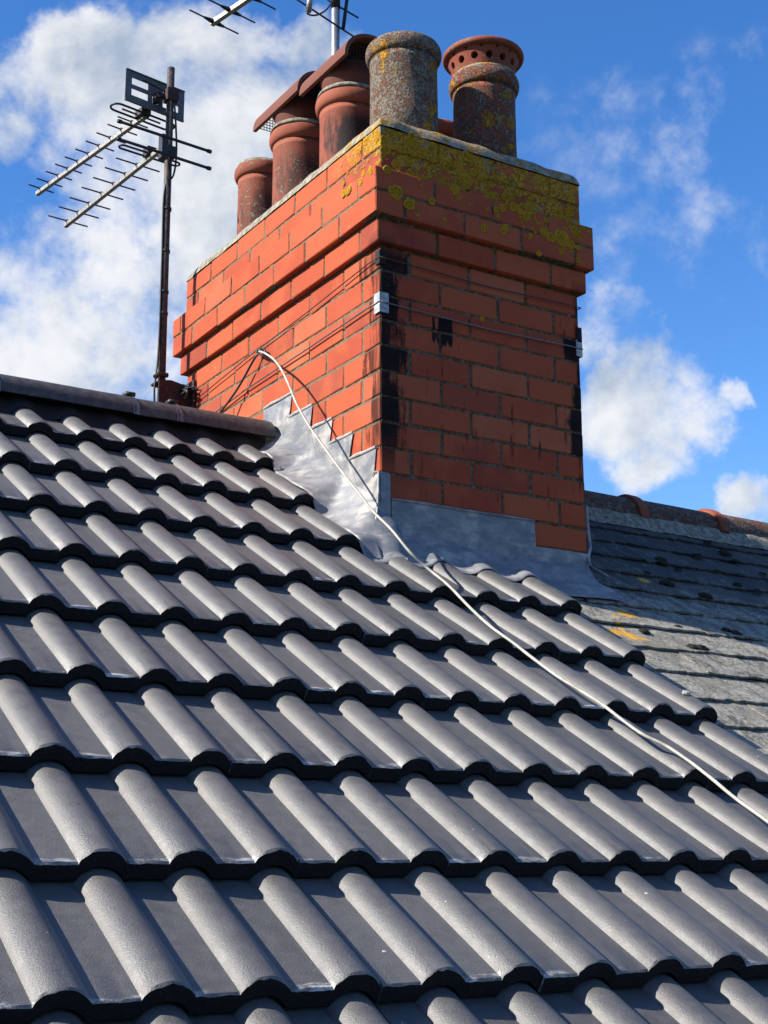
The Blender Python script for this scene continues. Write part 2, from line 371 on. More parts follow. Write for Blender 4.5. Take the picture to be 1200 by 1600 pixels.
def mat_slate():
    n = NT('weathered_slate'); p = n.pos(); o = n.obj(); r = n.rnd()
    c = n.mix(r, (.045, .045, .046), (.095, .090, .080))
    x, y, z = n.xyz(p)
    # grey crust of lichen: thick on the lower courses, thin streaks higher up
    low = n.ss(y, .25, -.25)
    q = n.vm('MULTIPLY', p, (1, .55, .55))
    k = n.noise(q, 20, 7, .68, .4); k2 = n.noise(q, 150, 5, .7, .4)
    cr = n.ss(n.ma('ADD', n.ma('ADD', n.ma('MULTIPLY', k, .6), n.ma('MULTIPLY', k2, .5)), n.ma('MULTIPLY', low, .105)), .555, .69)
    cc = n.mix(n.ss(n.noise(p, 75, 4, .7), .35, .65), (.40, .370, .30), (.86, .82, .70))
    c = n.mix(n.ma('MULTIPLY', cr, n.ss(low, 0, 1, .40, .85)), c, cc)
    c = n.mix(n.ss(n.noise(q, 85, 5, .72), .54, .66, 0, .7), c, (.085, .078, .066))
    bd = n.noise(p, 6, 3); c = n.mix(n.ma('MULTIPLY', low, n.ss(bd, .50, .64, .25, .7)), c, (.36, .33, .26))
    # orange lichen spots, a handful near the verge
    orange = None
    for (u, v, rad) in ((980,957,.042),(985,990,.04),(962,985,.034),(1003,995,.022),(972,977,.024),(888,918,.022),(963,962,.016),(1008,903,.03)):
        s_ = roofpt(u, v, SLATE_OFF)
        d = n.new('ShaderNodeVectorMath', operation='DISTANCE'); n.put(d.inputs[0], p); d.inputs[1].default_value = s_
        f = n.ss(n.ma('ADD', d.outputs['Value'], n.ma('MULTIPLY', n.ma('SUBTRACT', n.noise(p, 60, 5, .7), .5), rad*2.6)), rad*.95, rad*.6)
        orange = f if orange is None else n.ma('MAXIMUM', orange, f)
    c = n.mix(orange, c, (1.0, .50, .035))
    bn = n.bump(n.noise(n.vm('MULTIPLY', p, (20, 60, 60)), 1, 6, .7), .8, .006)
    bn = n.bump(n.ma('MULTIPLY', cr, n.noise(p, 220, 4)), .8, .004, bn)
    return n.done(c, .82, bn, .35)
def mat_terracotta(name, crust=0.0, soot_amt=0.0, yellow=0.0, dull=0.0):
    n = NT(name); p = n.pos(); o = n.obj()
    c = n.mix(n.ss(n.noise(o, 6, 4), .3, .7), (.33, .080, .042), (.45, .125, .066))
    c = n.mix(dull, c, (.18, .066, .045))
    c = n.mix(n.ss(n.noise(o, 70, 5, .7), .6, .72, 0, .6), c, (.16, .06, .042))
    c = n.mix(n.ss(n.noise(o, 190, 3), .70, .76, 0, .6), c, (.55, .45, .36))
    z = n.xyz(o)[2]; x = n.xyz(o)[0]
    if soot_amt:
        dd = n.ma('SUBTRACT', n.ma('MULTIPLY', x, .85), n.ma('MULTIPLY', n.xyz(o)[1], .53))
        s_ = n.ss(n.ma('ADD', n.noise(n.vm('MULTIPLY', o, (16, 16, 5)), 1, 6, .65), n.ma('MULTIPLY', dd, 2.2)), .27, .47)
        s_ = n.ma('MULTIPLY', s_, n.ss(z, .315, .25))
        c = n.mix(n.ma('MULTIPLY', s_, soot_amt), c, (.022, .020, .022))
    h = n.noise(o, 90, 5)
    if crust:
        k = n.noise(o, 42, 7, .74, .4); k2 = n.noise(o, 120, 5, .7)
        m_ = n.ss(n.ma('ADD', n.ma('MULTIPLY', k, .6), n.ma('MULTIPLY', k2, .4)), .56-.15*crust, .60-.10*crust)
        cc = n.mix(n.ss(n.noise(o, 150, 4, .7), .36, .62), (.085, .080, .058), (.42, .39, .30))
        c = n.mix(n.ma('MULTIPLY', m_, .88), c, cc); h = n.ma('ADD', h, n.ma('MULTIPLY', m_, n.ma('ADD', .5, k2)))
    if yellow:
        y_ = n.noise(n.vm('ADD', o, (yellow*7, 1.3, 2.1)), 13, 5, .62, .5)
        m_ = n.ss(n.ma('ADD', y_, n.ma('MULTIPLY', n.noise(o, 80, 4, .7), .12)), .635, .665)
        c = n.mix(m_, c, lichen_col(n, p)); h = n.ma('ADD', h, m_)
    return n.done(c, .82, n.bump(h, .9 if crust > .3 else .4, .006 if crust > .3 else .003), .3)
def mat_plain(name, col, rough=.5, metal=0.0, var=.3, scale=60, spec=.5, bump=.15):
    n = NT(name); p = n.obj(); k = n.noise(p, scale, 5, .65)
    c = n.mix(n.ss(k, .35, .7), tuple(x*(1-var) for x in col), tuple(min(1, x*(1+var)) for x in col))
    return n.done(c, rough, n.bump(n.noise(p, scale*2, 4), bump, .002), spec, metal)

# ------------------------------------------------------------------ roof frame (tail edges of the tiles lie in this plane)
A = R(34.27); CA, SA = math.cos(A), math.sin(A)
P0 = Vector((-1.362952, -1.593924, -1.368464)); TW, TG = .148176, .312144
ROLLW, ROLLH, THICK = .080, .0225, .029
NRM = Vector((0, -SA, CA)); UPS = Vector((0, CA, SA)); EX = Vector((1, 0, 0))
RIDGE_Y = .735; SLATE_OFF = -.045
TILT = math.atan(.0365/TG)
def roofpt(u, v, off=0.0):
    d = pdir(u, v); t = ((P0-CAM).dot(NRM)+off)/d.dot(NRM); return CAM+d*t
def rp(x, s, off=0.0): return Vector((x, P0.y, P0.z)) + UPS*s + NRM*off
def s_of_y(y): return (y-P0.y)/CA
def roll_prof(a):
    u = 2*a-1
    return ROLLH*max(0, 1-abs(u)**2.1)**(.64 if u < 0 else .95)
def roll_h(x):
    t = (x-P0.x) % TW
    if t > ROLLW: return 0.0
    a = t/ROLLW
    return roll_prof(a)
def tile_off(x, s):
    k = math.floor(s/TG)
    if x > .052: k = min(k, 5)
    return -(s-k*TG)*math.tan(TILT)+roll_h(x)
def plane_z(y, off=0.0): return P0.z+(y-P0.y)*SA/CA+off/CA

MAT = dict(brick=mat_brick(), mortar=mat_mortar(), flaunch=mat_flaunch(), tile=mat_tile(), tail=mat_tail(), lead=mat_lead(), slate=mat_slate(),
    pot=mat_terracotta('terracotta_red'), pot_soot=mat_terracotta('terracotta_sooty', soot_amt=.96), pot_lichen=mat_terracotta('terracotta_lichen', crust=1.0, yellow=1.0),
    pot_lichen2=mat_terracotta('terracotta_part_lichen', crust=.62, yellow=2.0), pot_weather=mat_terracotta('terracotta_weathered', crust=.16, soot_amt=.72, dull=.15), hood=mat_terracotta('terracotta_hood', dull=.8),
    orange=mat_terracotta('terracotta_orange', crust=.10),
    black=mat_plain('black_plastic', (.018, .018, .019), .5, 0, .3), mesh=mat_plain('rusty_mesh', (.03, .024, .02), .7, .3),
    ridge=mat_plain('ridge_concrete', (.085, .078, .074), .55, 0, .38, 45, .5, .4),
    alu=mat_plain('weathered_aluminium', (.50, .47, .42), .5, .55, .35, 90), steel=mat_plain('galvanised_steel', (.52, .53, .54), .42, .75, .2, 50),
    rust=mat_plain('rusty_pole', (.090, .068, .060), .6, .35, .6, 55, .5, .5), rustplate=mat_plain('rusty_bracket', (.055, .022, .018), .7, .2, .5, 60),
    greyplate=mat_plain('grey_painted_plate', (.15, .158, .162), .5, .2, .2, 60), dark=mat_plain('dark_rod', (.020, .021, .026), .5, .3, .3),
    white=mat_plain('white_cable', (.66, .61, .50), .45, 0, .22, 40), wire=mat_plain('lashing_wire', (.30, .29, .29), .4, .7, .3, 90), wirered=mat_plain('rusty_wire', (.16, .035, .022), .6, .2, .4, 90),
    whiteplate=mat_plain('galvanised_plate', (.62, .63, .63), .5, .25, .25, 70),
    sealant=mat_plain('pale_sealant', (.62, .62, .60), .5, 0, .2, 70), felt=mat_plain('roof_felt', (.012, .012, .013), .9), moss=mat_plain('moss', (.050, .047, .036), .95, 0, .6, 120, .1, .9),
    chip=mat_plain('brick_chip', (.55, .14, .06), .8), stone=mat_plain('pale_pebble', (.60, .58, .50), .8), flake=mat_plain('white_flake', (.72, .72, .72), .7),
    grass=mat_plain('ground', (.07, .075, .05), .95, 0, .4, .4), wall=mat_brick('house_brick'))
MAT['ridge_clay'] = mat_terracotta('ridge_clay_old', crust=.72, dull=.5)

# ------------------------------------------------------------------ ground far below
g = MB(); g.box((-900, -900, -6.6), (900, 900, -6.3)); go = g.build('ground', MAT['grass']); tag(go, kind='structure')

# unseen rise added all round to block fill light from the bright horizon
m_ = MB(); rows = []
for i in range(97):
    a = 2*math.pi*i/96; hh = 13+5*mnoise.noise(Vector((math.cos(a)*2.2, math.sin(a)*2.2, 4)))
    rows.append([Vector((math.cos(a)*rr, math.sin(a)*rr, z)) for rr, z in ((70, -6.28), (95, hh*.25-4), (125, hh*.75-3), (160, hh), (240, hh+1), (400, -6.25))])
m_.grid(rows); o = m_.build('horizon_blocker', mat_plain('horizon_blocker_green', (.045, .055, .028), .95, 0, .5, .15), None, True); tag(o, kind='structure')

# ------------------------------------------------------------------ the tiled roof
TR = empty('tiled_roof', (P0.x, P0.y, P0.z)); tag(TR, 'new dark grey concrete tiled roof slope filling the lower half', 'roof')
def tile_mesh(name, rolls, length, lead_pan=True, seg=14, seed=1, xcut=None):
    """rolls = list of x offsets of roll left edges; the tile runs from x0 (left of its first pan) to the last roll's right edge"""
    rnd = random.Random(seed)
    xs = []
    pan = TW-ROLLW
    for i, x in enumerate(rolls):
        for t in (0, .15, .3, .45, .6, .75, .9): xs.append((x-pan+pan*t+.0012*(i == 0 and t == 0), 0.0))
        for j in range(seg+1):
            a = j/seg; e = .5-.5*math.cos(math.pi*a)
            xx = lerp(a, e, .6)
            xs.append((x+ROLLW*xx, roll_prof(xx)))
    xs[-1] = (xs[-1][0]-.0012, xs[-1][1])
    ys = [0, .0035, length*.33, length*.66, length]
    m_ = MB(); n = len(xs)
    top = []
    for yi, y in enumerate(ys):
        row = []
        for (x, z) in xs:
            dz = (-.0030 if yi == 0 else 0) + (.0012*mnoise.noise(Vector((x*30+seed, y*9, 3))) if yi else .0016*mnoise.noise(Vector((x*70, seed*3.1, 1)))+.0022*mnoise.noise(Vector((x*210, seed*1.7, 2))))
            dy = .0020*mnoise.noise(Vector((x*60, seed*5.0, 8)))+.0022*mnoise.noise(Vector((x*190, seed*2.0, 5))) if yi == 0 else 0
            row.append(Vector((x, y+dy, z+dz)))
        top.append(row)
    m_.grid(top, mi=0)
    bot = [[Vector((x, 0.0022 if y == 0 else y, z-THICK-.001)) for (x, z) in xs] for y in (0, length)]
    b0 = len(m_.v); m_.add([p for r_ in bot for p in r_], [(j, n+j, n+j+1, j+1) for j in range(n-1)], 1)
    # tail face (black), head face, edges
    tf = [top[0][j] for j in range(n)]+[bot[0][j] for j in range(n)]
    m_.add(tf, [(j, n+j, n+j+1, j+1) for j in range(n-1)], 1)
    for sd in (0, n-1):
        col_ = [r_[sd] for r_ in top]; q = [bot[0][sd], bot[1][sd]]
        m_.add(col_+q, [tuple(range(len(col_)))+(len(col_)+1, len(col_))], 0)
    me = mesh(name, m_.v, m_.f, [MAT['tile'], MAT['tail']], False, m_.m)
    bm = bmesh.new(); bm.from_mesh(me); bmesh.ops.remove_doubles(bm, verts=bm.verts, dist=1e-6); bmesh.ops.recalc_face_normals(bm, faces=bm.faces); bm.to_mesh(me); bm.free()
    for p in me.polygons: p.use_smooth = True
    me.set_sharp_from_angle(angle=R(38)); return me
TL = TG+.055
tvar = [tile_mesh('roof_tile', [0, TW], TL, seed=i*7+1) for i in range(5)]
tcut = tile_mesh('roof_tile_cut', [0], .052, seed=55)
trot = Matrix((EX, UPS, NRM)).transposed()
def put_tile(me, nroll, k):
    j = lambda a: random.uniform(-a, a)
    loc = rp(P0.x+nroll*TW+j(.0012), k*TG+j(.0022), j(.0008))
    rot = trot.to_4x4() @ Matrix.Rotation(-TILT+j(.0015), 4, 'X') @ Matrix.Rotation(j(.0022), 4, 'Z') @ Matrix.Rotation(j(.002), 4, 'Y')
    return link('roof_tile', me, TR, Matrix.Translation(loc) @ rot)
for k in range(-4, 9):
    for n0 in range(-9, 12, 2):
        if k >= 6 and n0 >= 9: continue
        put_tile(random.choice(tvar), n0, k)
put_tile(tcut, 9, 6)
# roof carcass under the tiles
d = MB(); s0, s1 = -5*TG, s_of_y(RIDGE_Y)
d.obox(rp((-3.0+.47)/2, (s0+s_of_y(-.02))/2, -.085), EX*(3.47/2), UPS*((s_of_y(-.02)-s0)/2), NRM*.018)
d.obox(rp((-3.0-.03)/2, (s_of_y(-.02)+s1)/2, -.085), EX*(2.97/2), UPS*((s1-s_of_y(-.02))/2), NRM*.018)
d.build('roof_deck', MAT['felt'], TR)
d = MB(); zr_ = plane_z(RIDGE_Y, -.02)
d.add([(-3, RIDGE_Y, zr_), (-.02, RIDGE_Y, zr_), (-.02, RIDGE_Y+2.6, zr_-2.6*SA/CA), (-3, RIDGE_Y+2.6, zr_-2.6*SA/CA)], [(0, 1, 2, 3)])
d.add([(-3, RIDGE_Y, zr_-.05), (-.02, RIDGE_Y, zr_-.05), (-.02, RIDGE_Y+2.6, zr_-.05-2.6*SA/CA), (-3, RIDGE_Y+2.6, zr_-.05-2.6*SA/CA)], [(0, 3, 2, 1)])
d.build('rear_slope', MAT['ridge'], TR)
# ridge tiles
RZ = .184; RHW, RHH = .108, .080
def ridge_prof(n=18, grow=0.0):
    return [(-(RHW+grow)*math.cos(math.pi*i/n), (RHH+grow)*math.sin(math.pi*i/n)**.85) for i in range(n+1)]
def ridge_piece(x0, x1, zoff, seed):
    m_ = MB(); po = ridge_prof(); pi = ridge_prof(grow=-.014); nx = 8; rows = []; rowsi = []
    for i in range(nx+1):
        x = lerp(x0, x1, i/nx); sag = .002*mnoise.noise(Vector((x*4, seed, 0)))
        rows.append([Vector((x, RIDGE_Y+y, RZ+zoff+z+sag)) for y, z in po]); rowsi.append([Vector((x, RIDGE_Y+y, RZ+zoff+z+sag)) for y, z in pi])
    m_.grid(rows); m_.grid(rowsi)
    n = len(po)
    for e in (0, nx): m_.add(rows[e]+rowsi[e], [(j, j+1, n+j+1, n+j) for j in range(n-1)])
    for e in (0, n-1): m_.add([r_[e] for r_ in rows]+[r_[e] for r_ in rowsi], [(i, i+1, nx+1+i+1, nx+1+i) for i in range(nx)])
    return sharp(m_.build('ridge_tile', MAT['ridge'], TR), 40)
xs_ = [-2.77, -2.32, -1.87, -1.42, -.97, -.522, -.372, -.022]
for i in range(len(xs_)-1):
    o = ridge_piece(xs_[i]+.003, xs_[i+1]-.003, (.0, .002, -.001)[i % 3], i)
    cm_ = MB()
    if 3 < i:
        xx = xs_[i] if i > 4 else xs_[i]
        for q in range(2):
            pr_ = ridge_prof(14, .003 + .004*q); a = [Vector((xx+(-.011 if q == 0 else -.003), RIDGE_Y+y, RZ+z-.002)) for y, z in pr_]; b = [p+Vector((.022 if q == 0 else .006, 0, 0)) for p in a]
            cm_.grid([a, b])
        cm_.obox((xx, RIDGE_Y-.035, RZ+RHH+.003), (.016, 0, 0), (0, .018, 0), (0, 0, .006))
        link('ridge_clip', mesh('ridge_clip', cm_.v, cm_.f, [MAT['black'], MAT['wire']], True, [1]*(len(cm_.f)-6)+[0]*6), o)
# black ventilated roll under the ridge tiles
m_ = MB(); rows = []
for i in range(120):
    x = lerp(-2.77, -.03, i/119); y1 = RIDGE_Y-RHW+.004
    r_ = []
    for t in (0, .3, .65, 1):
        y = lerp(RIDGE_Y-.01, y1-.012, t); s = s_of_y(y)
        zt = plane_z(y, tile_off(x, min(s, 9*TG-1e-4))+.003); r_.append(Vector((x, y, max(zt, lerp(RZ+.05, zt, t**.7)))))
    rows.append(r_)
m_.grid(rows); m_.build('ridge_vent_roll', MAT['felt'], TR, True)

# ------------------------------------------------------------------ the slate roof
SR = empty('slate_roof', (.6, -1.0, -1.0)); tag(SR, 'old lichen-crusted grey slate roof beside and behind the chimney', 'roof')
SGS = .1545; s_top = s_of_y(.616)
def slate_mesh(seed):
    r_ = random.Random(seed); wd, ln, th = .238, .33, .0065
    ed = [(-wd/2, ln)]; nb = 9
    bottom = []
    for i in range(nb+1):
        x = -wd/2+wd*i/nb; dy = r_.uniform(-.0035, .0035)
        if r_.random() < .12: dy += r_.uniform(.006, .014)
        if i in (0, nb) and r_.random() < .5: dy += r_.uniform(.004, .016)
        bottom.append((x, dy))
    poly = bottom+[(wd/2, ln), (-wd/2, ln)]
    m_ = MB(); m_.prism(poly, (0, 0, -th), (1, 0, 0), (0, 1, 0), (0, 0, th))
    return mesh('slate', m_.v, m_.f, MAT['slate'])
svar = [slate_mesh(i+3) for i in range(9)]
s_tilt = math.atan(.0095/SGS)
for k in range(0, 20):
    s = s_top - k*SGS
    y = P0.y+s*CA
    x = .30 + (.121 if k % 2 else 0)
    while x < 3.6:
        x += .2425
        if y > -.02 and x-.10 < SW and y < SL: continue
        if y > .66 or (k < 0): continue
        j = lambda a: random.uniform(-a, a)
        sag = -.010*max(0, x-.9)
        loc = rp(x+j(.003), s+j(.004), SLATE_OFF+sag+j(.0012))
        rot = trot.to_4x4() @ Matrix.Rotation(-s_tilt+j(.006), 4, 'X') @ Matrix.Rotation(j(.012), 4, 'Z') @ Matrix.Rotation(j(.008), 4, 'Y')
        o = link('slate', random.choice(svar), SR, Matrix.Translation(loc) @ rot)
d = MB(); sA, sB = s_top-19.5*SGS, s_of_y(-.02)
d.obox(rp((.40+3.7)/2, (sA+sB)/2, SLATE_OFF-.05), EX*1.65, UPS*((sB-sA)/2), NRM*.012)
sC = s_of_y(RIDGE_Y)
d.obox(rp((SW+.004+3.7)/2, (sB+sC)/2, SLATE_OFF-.05), EX*((3.7-SW-.004)/2), UPS*((sC-sB)/2), NRM*.012)
zz = plane_z(RIDGE_Y, SLATE_OFF-.03)
d.add([(SW+.004, RIDGE_Y, zz), (3.7, RIDGE_Y, zz), (3.7, RIDGE_Y+2.6, zz-2.6*SA/CA), (SW+.004, RIDGE_Y+2.6, zz-2.6*SA/CA)], [(0, 1, 2, 3)])
d.build('roof_deck', MAT['slate'], SR)
# clay ridge on the slates
def clay_ridge(x0, x1, seed):
    m_ = MB(); rr = .104; zc = plane_z(RIDGE_Y, SLATE_OFF)-.055
    def ring(x, r, y0=RIDGE_Y): return [Vector((x, y0-(r*1.08)*math.cos(math.pi*i/20), zc-.009*(x-.9)+r*math.sin(math.pi*i/20)*1.0+.003*mnoise.noise(Vector((i*.5, x*9, seed))))) for i in range(21)]
    prof = [(x0, rr+.010), (x0+.010, rr+.014), (x0+.042, rr+.013), (x0+.054, rr+.002), (lerp(x0, x1, .5), rr), (x1, rr-.001)]
    rows = [ring(x0, rr-.006)]+[ring(x, r) for x, r in prof]
    m_.grid(rows[:5], mi=1); m_.grid(rows[4:], mi=0)
    return sharp(m_.build('ridge_tile', [MAT['ridge_clay'], MAT['orange']], SR), 40)
for i, (a, b) in enumerate(((1.14, 1.575), (1.575, 2.005), (2.005, 2.44), (2.44, 2.87), (2.87, 3.3), (3.3, 3.7))): clay_ridge(a, b+.02, i)
m_ = MB(); zc = plane_z(RIDGE_Y, SLATE_OFF)-.055; rows = []
for i in range(10):
    x = lerp(SW+.002, 1.2, i/9); e = .05*max(0, 1-(x-SW)/.22)**1.5
    rows.append([Vector((x, RIDGE_Y-(.125+e)*math.cos(math.pi*j/16), zc+(.112+e)*math.sin(math.pi*j/16)+.006*mnoise.noise(Vector((x*18, j*.8, 2))))) for j in range(17)])
m_.grid(rows); m_.build('ridge_fillet', MAT['ridge_clay'], SR, True)
# mortar bedding in lumps under the clay ridge
m_ = MB(); rows = []
for i in range(140):
    x = lerp(SW+.01, 3.65, i/139); r_ = []
    for t in (0, .33, .66, 1):
        y = lerp(RIDGE_Y-.105, RIDGE_Y-.165, t); nz = mnoise.noise(Vector((x*14, t*2, 5)))
        r_.append(Vector((x, y+.016*nz, plane_z(y, SLATE_OFF-.009*max(0, x-.9))+lerp(.035, -.002, t**1.3)+.010*nz*(1-t))))
    rows.append(r_)
m_.grid(rows); m_.build('ridge_bedding', MAT['flaunch'], SR, True)
# moss cushions on the slates
m_ = MB()
for (u, v, r_) in ((1033,875,.022),(1036,880,.02),(1090,869,.022),(1133,865,.026),(1150,877,.016),(1105,847,.018),(1042,912,.026),(1102,932,.026),(1153,914,.018),(1184,925,.02),(1060,890,.014),(1007,987,.018),(1095,1013,.022),(1083,1012,.02),(1135,985,.018),(1150,990,.02),(1068,805,.02),(985,803,.024),(1192,897,.016),(1060,980,.014),(1120,892,.012),(1010,895,.012)):
    c = roofpt(u, v, SLATE_OFF-.004)
    nu, nv = 12, 5; vs_ = []; sd = random.random()*50
    for i in range(nv+1):
        ph = math.pi/2*i/nv
        for j in range(nu):
            a = 2*math.pi*j/nu; q = r_*(1+.35*mnoise.noise(Vector((math.cos(a)*1.5+sd, math.sin(a)*1.5, i*.6))))
            vs_.append(c+EX*(q*1.25*math.cos(a)*math.cos(ph))+UPS*(q*.8*math.sin(a)*math.cos(ph))+NRM*(q*.42*math.sin(ph)))
    m_.add(vs_, [(i*nu+j, i*nu+(j+1) % nu, (i+1)*nu+(j+1) % nu, (i+1)*nu+j) for i in range(nv) for j in range(nu)])
o = m_.build('moss', MAT['moss'], SR, True); o['kind'] = 'stuff'

# ------------------------------------------------------------------ the chimney stack
CS = empty('chimney_stack', (0, 0, -.3)); tag(CS, 'red brick chimney stack with oversailing courses and lead flashing', 'chimney')
BL, JT = .225, .009
def cbox(dx, dy, dz, seed, ch=.0030):
    r_ = random.Random(seed); hx, hy, hz = dx/2, dy/2, dz/2; vs_ = []
    idx = {}
    for sx in (-1, 1):
        for sy in (-1, 1):
            for sz in (-1, 1):
                for ax in range(3):
                    h = [hx-ch, hy-ch, hz-ch]; h[ax] += ch
                    idx[(sx, sy, sz, ax)] = len(vs_)
                    vs_.append((sx*h[0]+r_.uniform(-.0014, .0010), sy*h[1]+r_.uniform(-.0014, .0010), sz*h[2]+r_.uniform(-.0016, .0010)))
    f = []; S = (-1, 1)
    for ax in range(3):
        o = [a for a in range(3) if a != ax]
        for s in S:
            q = []
            for (a, b) in ((-1, -1), (1, -1), (1, 1), (-1, 1)):
                k = [0, 0, 0]; k[ax] = s; k[o[0]] = a; k[o[1]] = b; q.append(idx[(*k, ax)])
            f.append(q)
        for a in S:
            for b in S:   # edge along axis ax
                k1 = [0, 0, 0]; k2 = [0, 0, 0]
                for k, s in ((k1, -1), (k2, 1)): k[ax] = s; k[o[0]] = a; k[o[1]] = b
                f.append([idx[(*k1, o[0])], idx[(*k2, o[0])], idx[(*k2, o[1])], idx[(*k1, o[1])]])
    for a in S:
        for b in S:
            for c in S: f.append([idx[(a, b, c, 0)], idx[(a, b, c, 1)], idx[(a, b, c, 2)]])
    return vs_, f
bcache = {}
def brick_me(dx, dy, dz):
    key = (round(dx, 3), round(dy, 3), round(dz, 3), random.randrange(6))
    if key not in bcache:
        vs_, f = cbox(*key[:3], len(bcache)+11)
        me = mesh('brick', vs_, f, MAT['brick'])
        bm = bmesh.new(); bm.from_mesh(me); bmesh.ops.recalc_face_normals(bm, faces=bm.faces); bm.to_mesh(me); bm.free()
        bcache[key] = me
    return bcache[key]
rear = MB()
def brick(x0, y0, z0, x1, y1, z1, hidden=False):
    if hidden: rear.box((x0, y0, z0), (x1, y1, z1)); return
    j = lambda a: random.uniform(-a, a)
    mw = Matrix.Translation(((x0+x1)/2+j(.0010), (y0+y1)/2+j(.0010), (z0+z1)/2+j(.0007))) @ Matrix.Rotation(j(.0035), 4, 'Z') @ Matrix.Rotation(j(.0025), 4, 'X') @ Matrix.Rotation(j(.003), 4, 'Y')
    link('brick', brick_me(x1-x0, y1-y0, z1-z0), CS, mw)
DP = .1025
def course(x0, y0, x1, y1, z0, front_full, cuts_l=None, cuts_f=None, zh=C_):
    za, zb = z0+JT/2, z0+zh-JT/2; h = DP+.010
    # joints along the front and along the left side, measured from the near left corner
    def joints(L, first):
        q = [first]
        while q[-1]+BL < L-.035: q.append(q[-1]+BL)
        return q
    if front_full:  fj, lj = joints(x1-x0, BL), joints(y1-y0, h)
    else:           fj, lj = joints(x1-x0, h), joints(y1-y0, BL)
    if cuts_f: fj = cuts_f
    if cuts_l: lj = cuts_l
    fe = [0]+fj+[x1-x0+JT]; le = [0]+lj+[y1-y0+JT]
    for i in range(len(fe)-1):
        if i == 0 and not front_full: continue
        brick(x0+fe[i], y0, za, x0+fe[i+1]-JT, y0+DP, zb)
    for i in range(len(le)-1):
        if i == 0 and front_full: continue
        brick(x0, y0+le[i], za, x0+DP, y0+le[i+1]-JT, zb)
    y = y0+DP+JT
    while y < y1-.03:                          # right and rear faces, out of sight
        ye = min(y+BL-JT, y1); brick(x1-DP, y, za, x1, ye, zb, True); y += BL
    x = x0+DP+JT
    while x < x1-DP-.03:
        xe = min(x+BL-JT, x1-DP-JT); brick(x, y1-DP, za, xe, y1, zb, True); x += BL
for k in range(-5, 8):
    course(0, 0, SW, SL, k*C_, front_full=(k % 2 == 0))
p1, p2, p3 = .021, .043, .006
course(-p1, -p1, SW+p1, SL+p1+.004, 8*C_, True)
course(-p2, -p2, SW+p2, SL+p2+.012, 9*C_, False)
course(-p2, -p2, SW+p2, SL+p2+.012, 10*C_, True)
course(-p3, -p3-.004, SW+p3+.010, SL+p3+.014, 11*C_, False)
course(-p3, -p3-.004, SW+p3+.010, SL+p3+.014, 12*C_, True)
o = rear.build('rear_brickwork', MAT['brick'], CS); o['kind'] = 'stuff'
# mortar body, a few millimetres behind the brick faces
def mortar_body(x0, y0, x1, y1, z0, z1, rec=.0035):
    m_ = MB(); st = .012
    def face(o, a, b, na, nb, nn):
        rows = []
        for i in range(na+1):
            r_ = []
            for j in range(nb+1):
                p = Vector(o)+Vector(a)*(i/na)+Vector(b)*(j/nb)
                k = mnoise.noise(p*75)*.0022 + mnoise.noise(p*22)*.0012
                r_.append(p+Vector(nn)*(k-rec if 0 < i < na and 0 < j < nb else -rec))
            rows.append(r_)
        m_.grid(rows)
    nz = max(3, int((z1-z0)/st))
    face((x0, y0, z0), (x1-x0, 0, 0), (0, 0, z1-z0), int((x1-x0)/st), nz, (0, -1, 0))
    face((x0, y0, z0), (0, y1-y0, 0), (0, 0, z1-z0), int((y1-y0)/st), nz, (-1, 0, 0))
    e = rec
    m_.add([(x0+e, y0+e, z0), (x1-e, y0+e, z0), (x1-e, y1-e, z0), (x0+e, y1-e, z0), (x0+e, y0+e, z1), (x1-e, y0+e, z1), (x1-e, y1-e, z1), (x0+e, y1-e, z1)],
           [(0, 3, 2, 1), (4, 5, 6, 7), (1, 2, 6, 5), (2, 3, 7, 6)])
    m_.build('mortar', MAT['mortar'], CS, True)
mortar_body(0, 0, SW, SL, -5*C_, 8*C_+.004)
mortar_body(-p1, -p1, SW+p1, SL+p1+.004, 8*C_+.0045, 9*C_+.004)
mortar_body(-p2, -p2, SW+p2, SL+p2+.012, 9*C_+.0045, 11*C_-.004)
mortar_body(-p3, -p3-.004, SW+p3+.010, SL+p3+.014, 11*C_-.0035, 13*C_-.003)
# flaunching: mortar dome the pots are bedded in
POTS = [(.2, .17), (.2, .525), (.2, .885), (.2, 1.215), (.533, .17), (.56, .52)]
FT = 13*C_-.004
m_ = MB(); rows = []; X0f, X1f, Y0f, Y1f = -p3-.003, SW+p3+.012, -p3-.008, SL+p3+.016
NI, NJ = 64, 110
def flz(x, y):
    dd = min(x-X0f, X1f-x, y-Y0f, Y1f-y)
    e = .034*(1-math.exp(-max(dd, 0)/.009)) + .050*(1-math.exp(-max(dd, 0)/.07))
    return FT+e+.006*mnoise.noise(Vector((x*14, y*14, 1)))*min(1, dd/.01+.35)
for i in range(NI+1):
    r_ = []
    for j in range(NJ+1):
        fx = .5-.5*math.cos(math.pi*i/NI); fx = lerp(i/NI, fx, .75); fy = .5-.5*math.cos(math.pi*j/NJ); fy = lerp(j/NJ, fy, .75)
        x, y = lerp(X0f, X1f, fx), lerp(Y0f, Y1f, fy)
        wx = .006*mnoise.noise(Vector((0, y*11, 4))); wy = .006*mnoise.noise(Vector((x*11, 0, 9)))
        r_.append(Vector((x+wx*(1-abs(2*fx-1)*.2), y+wy, flz(x, y) if 0 < i < NI and 0 < j < NJ else FT)))
    rows.append(r_)
m_.grid(rows); m_.build('flaunching', MAT['flaunch'], CS, True)

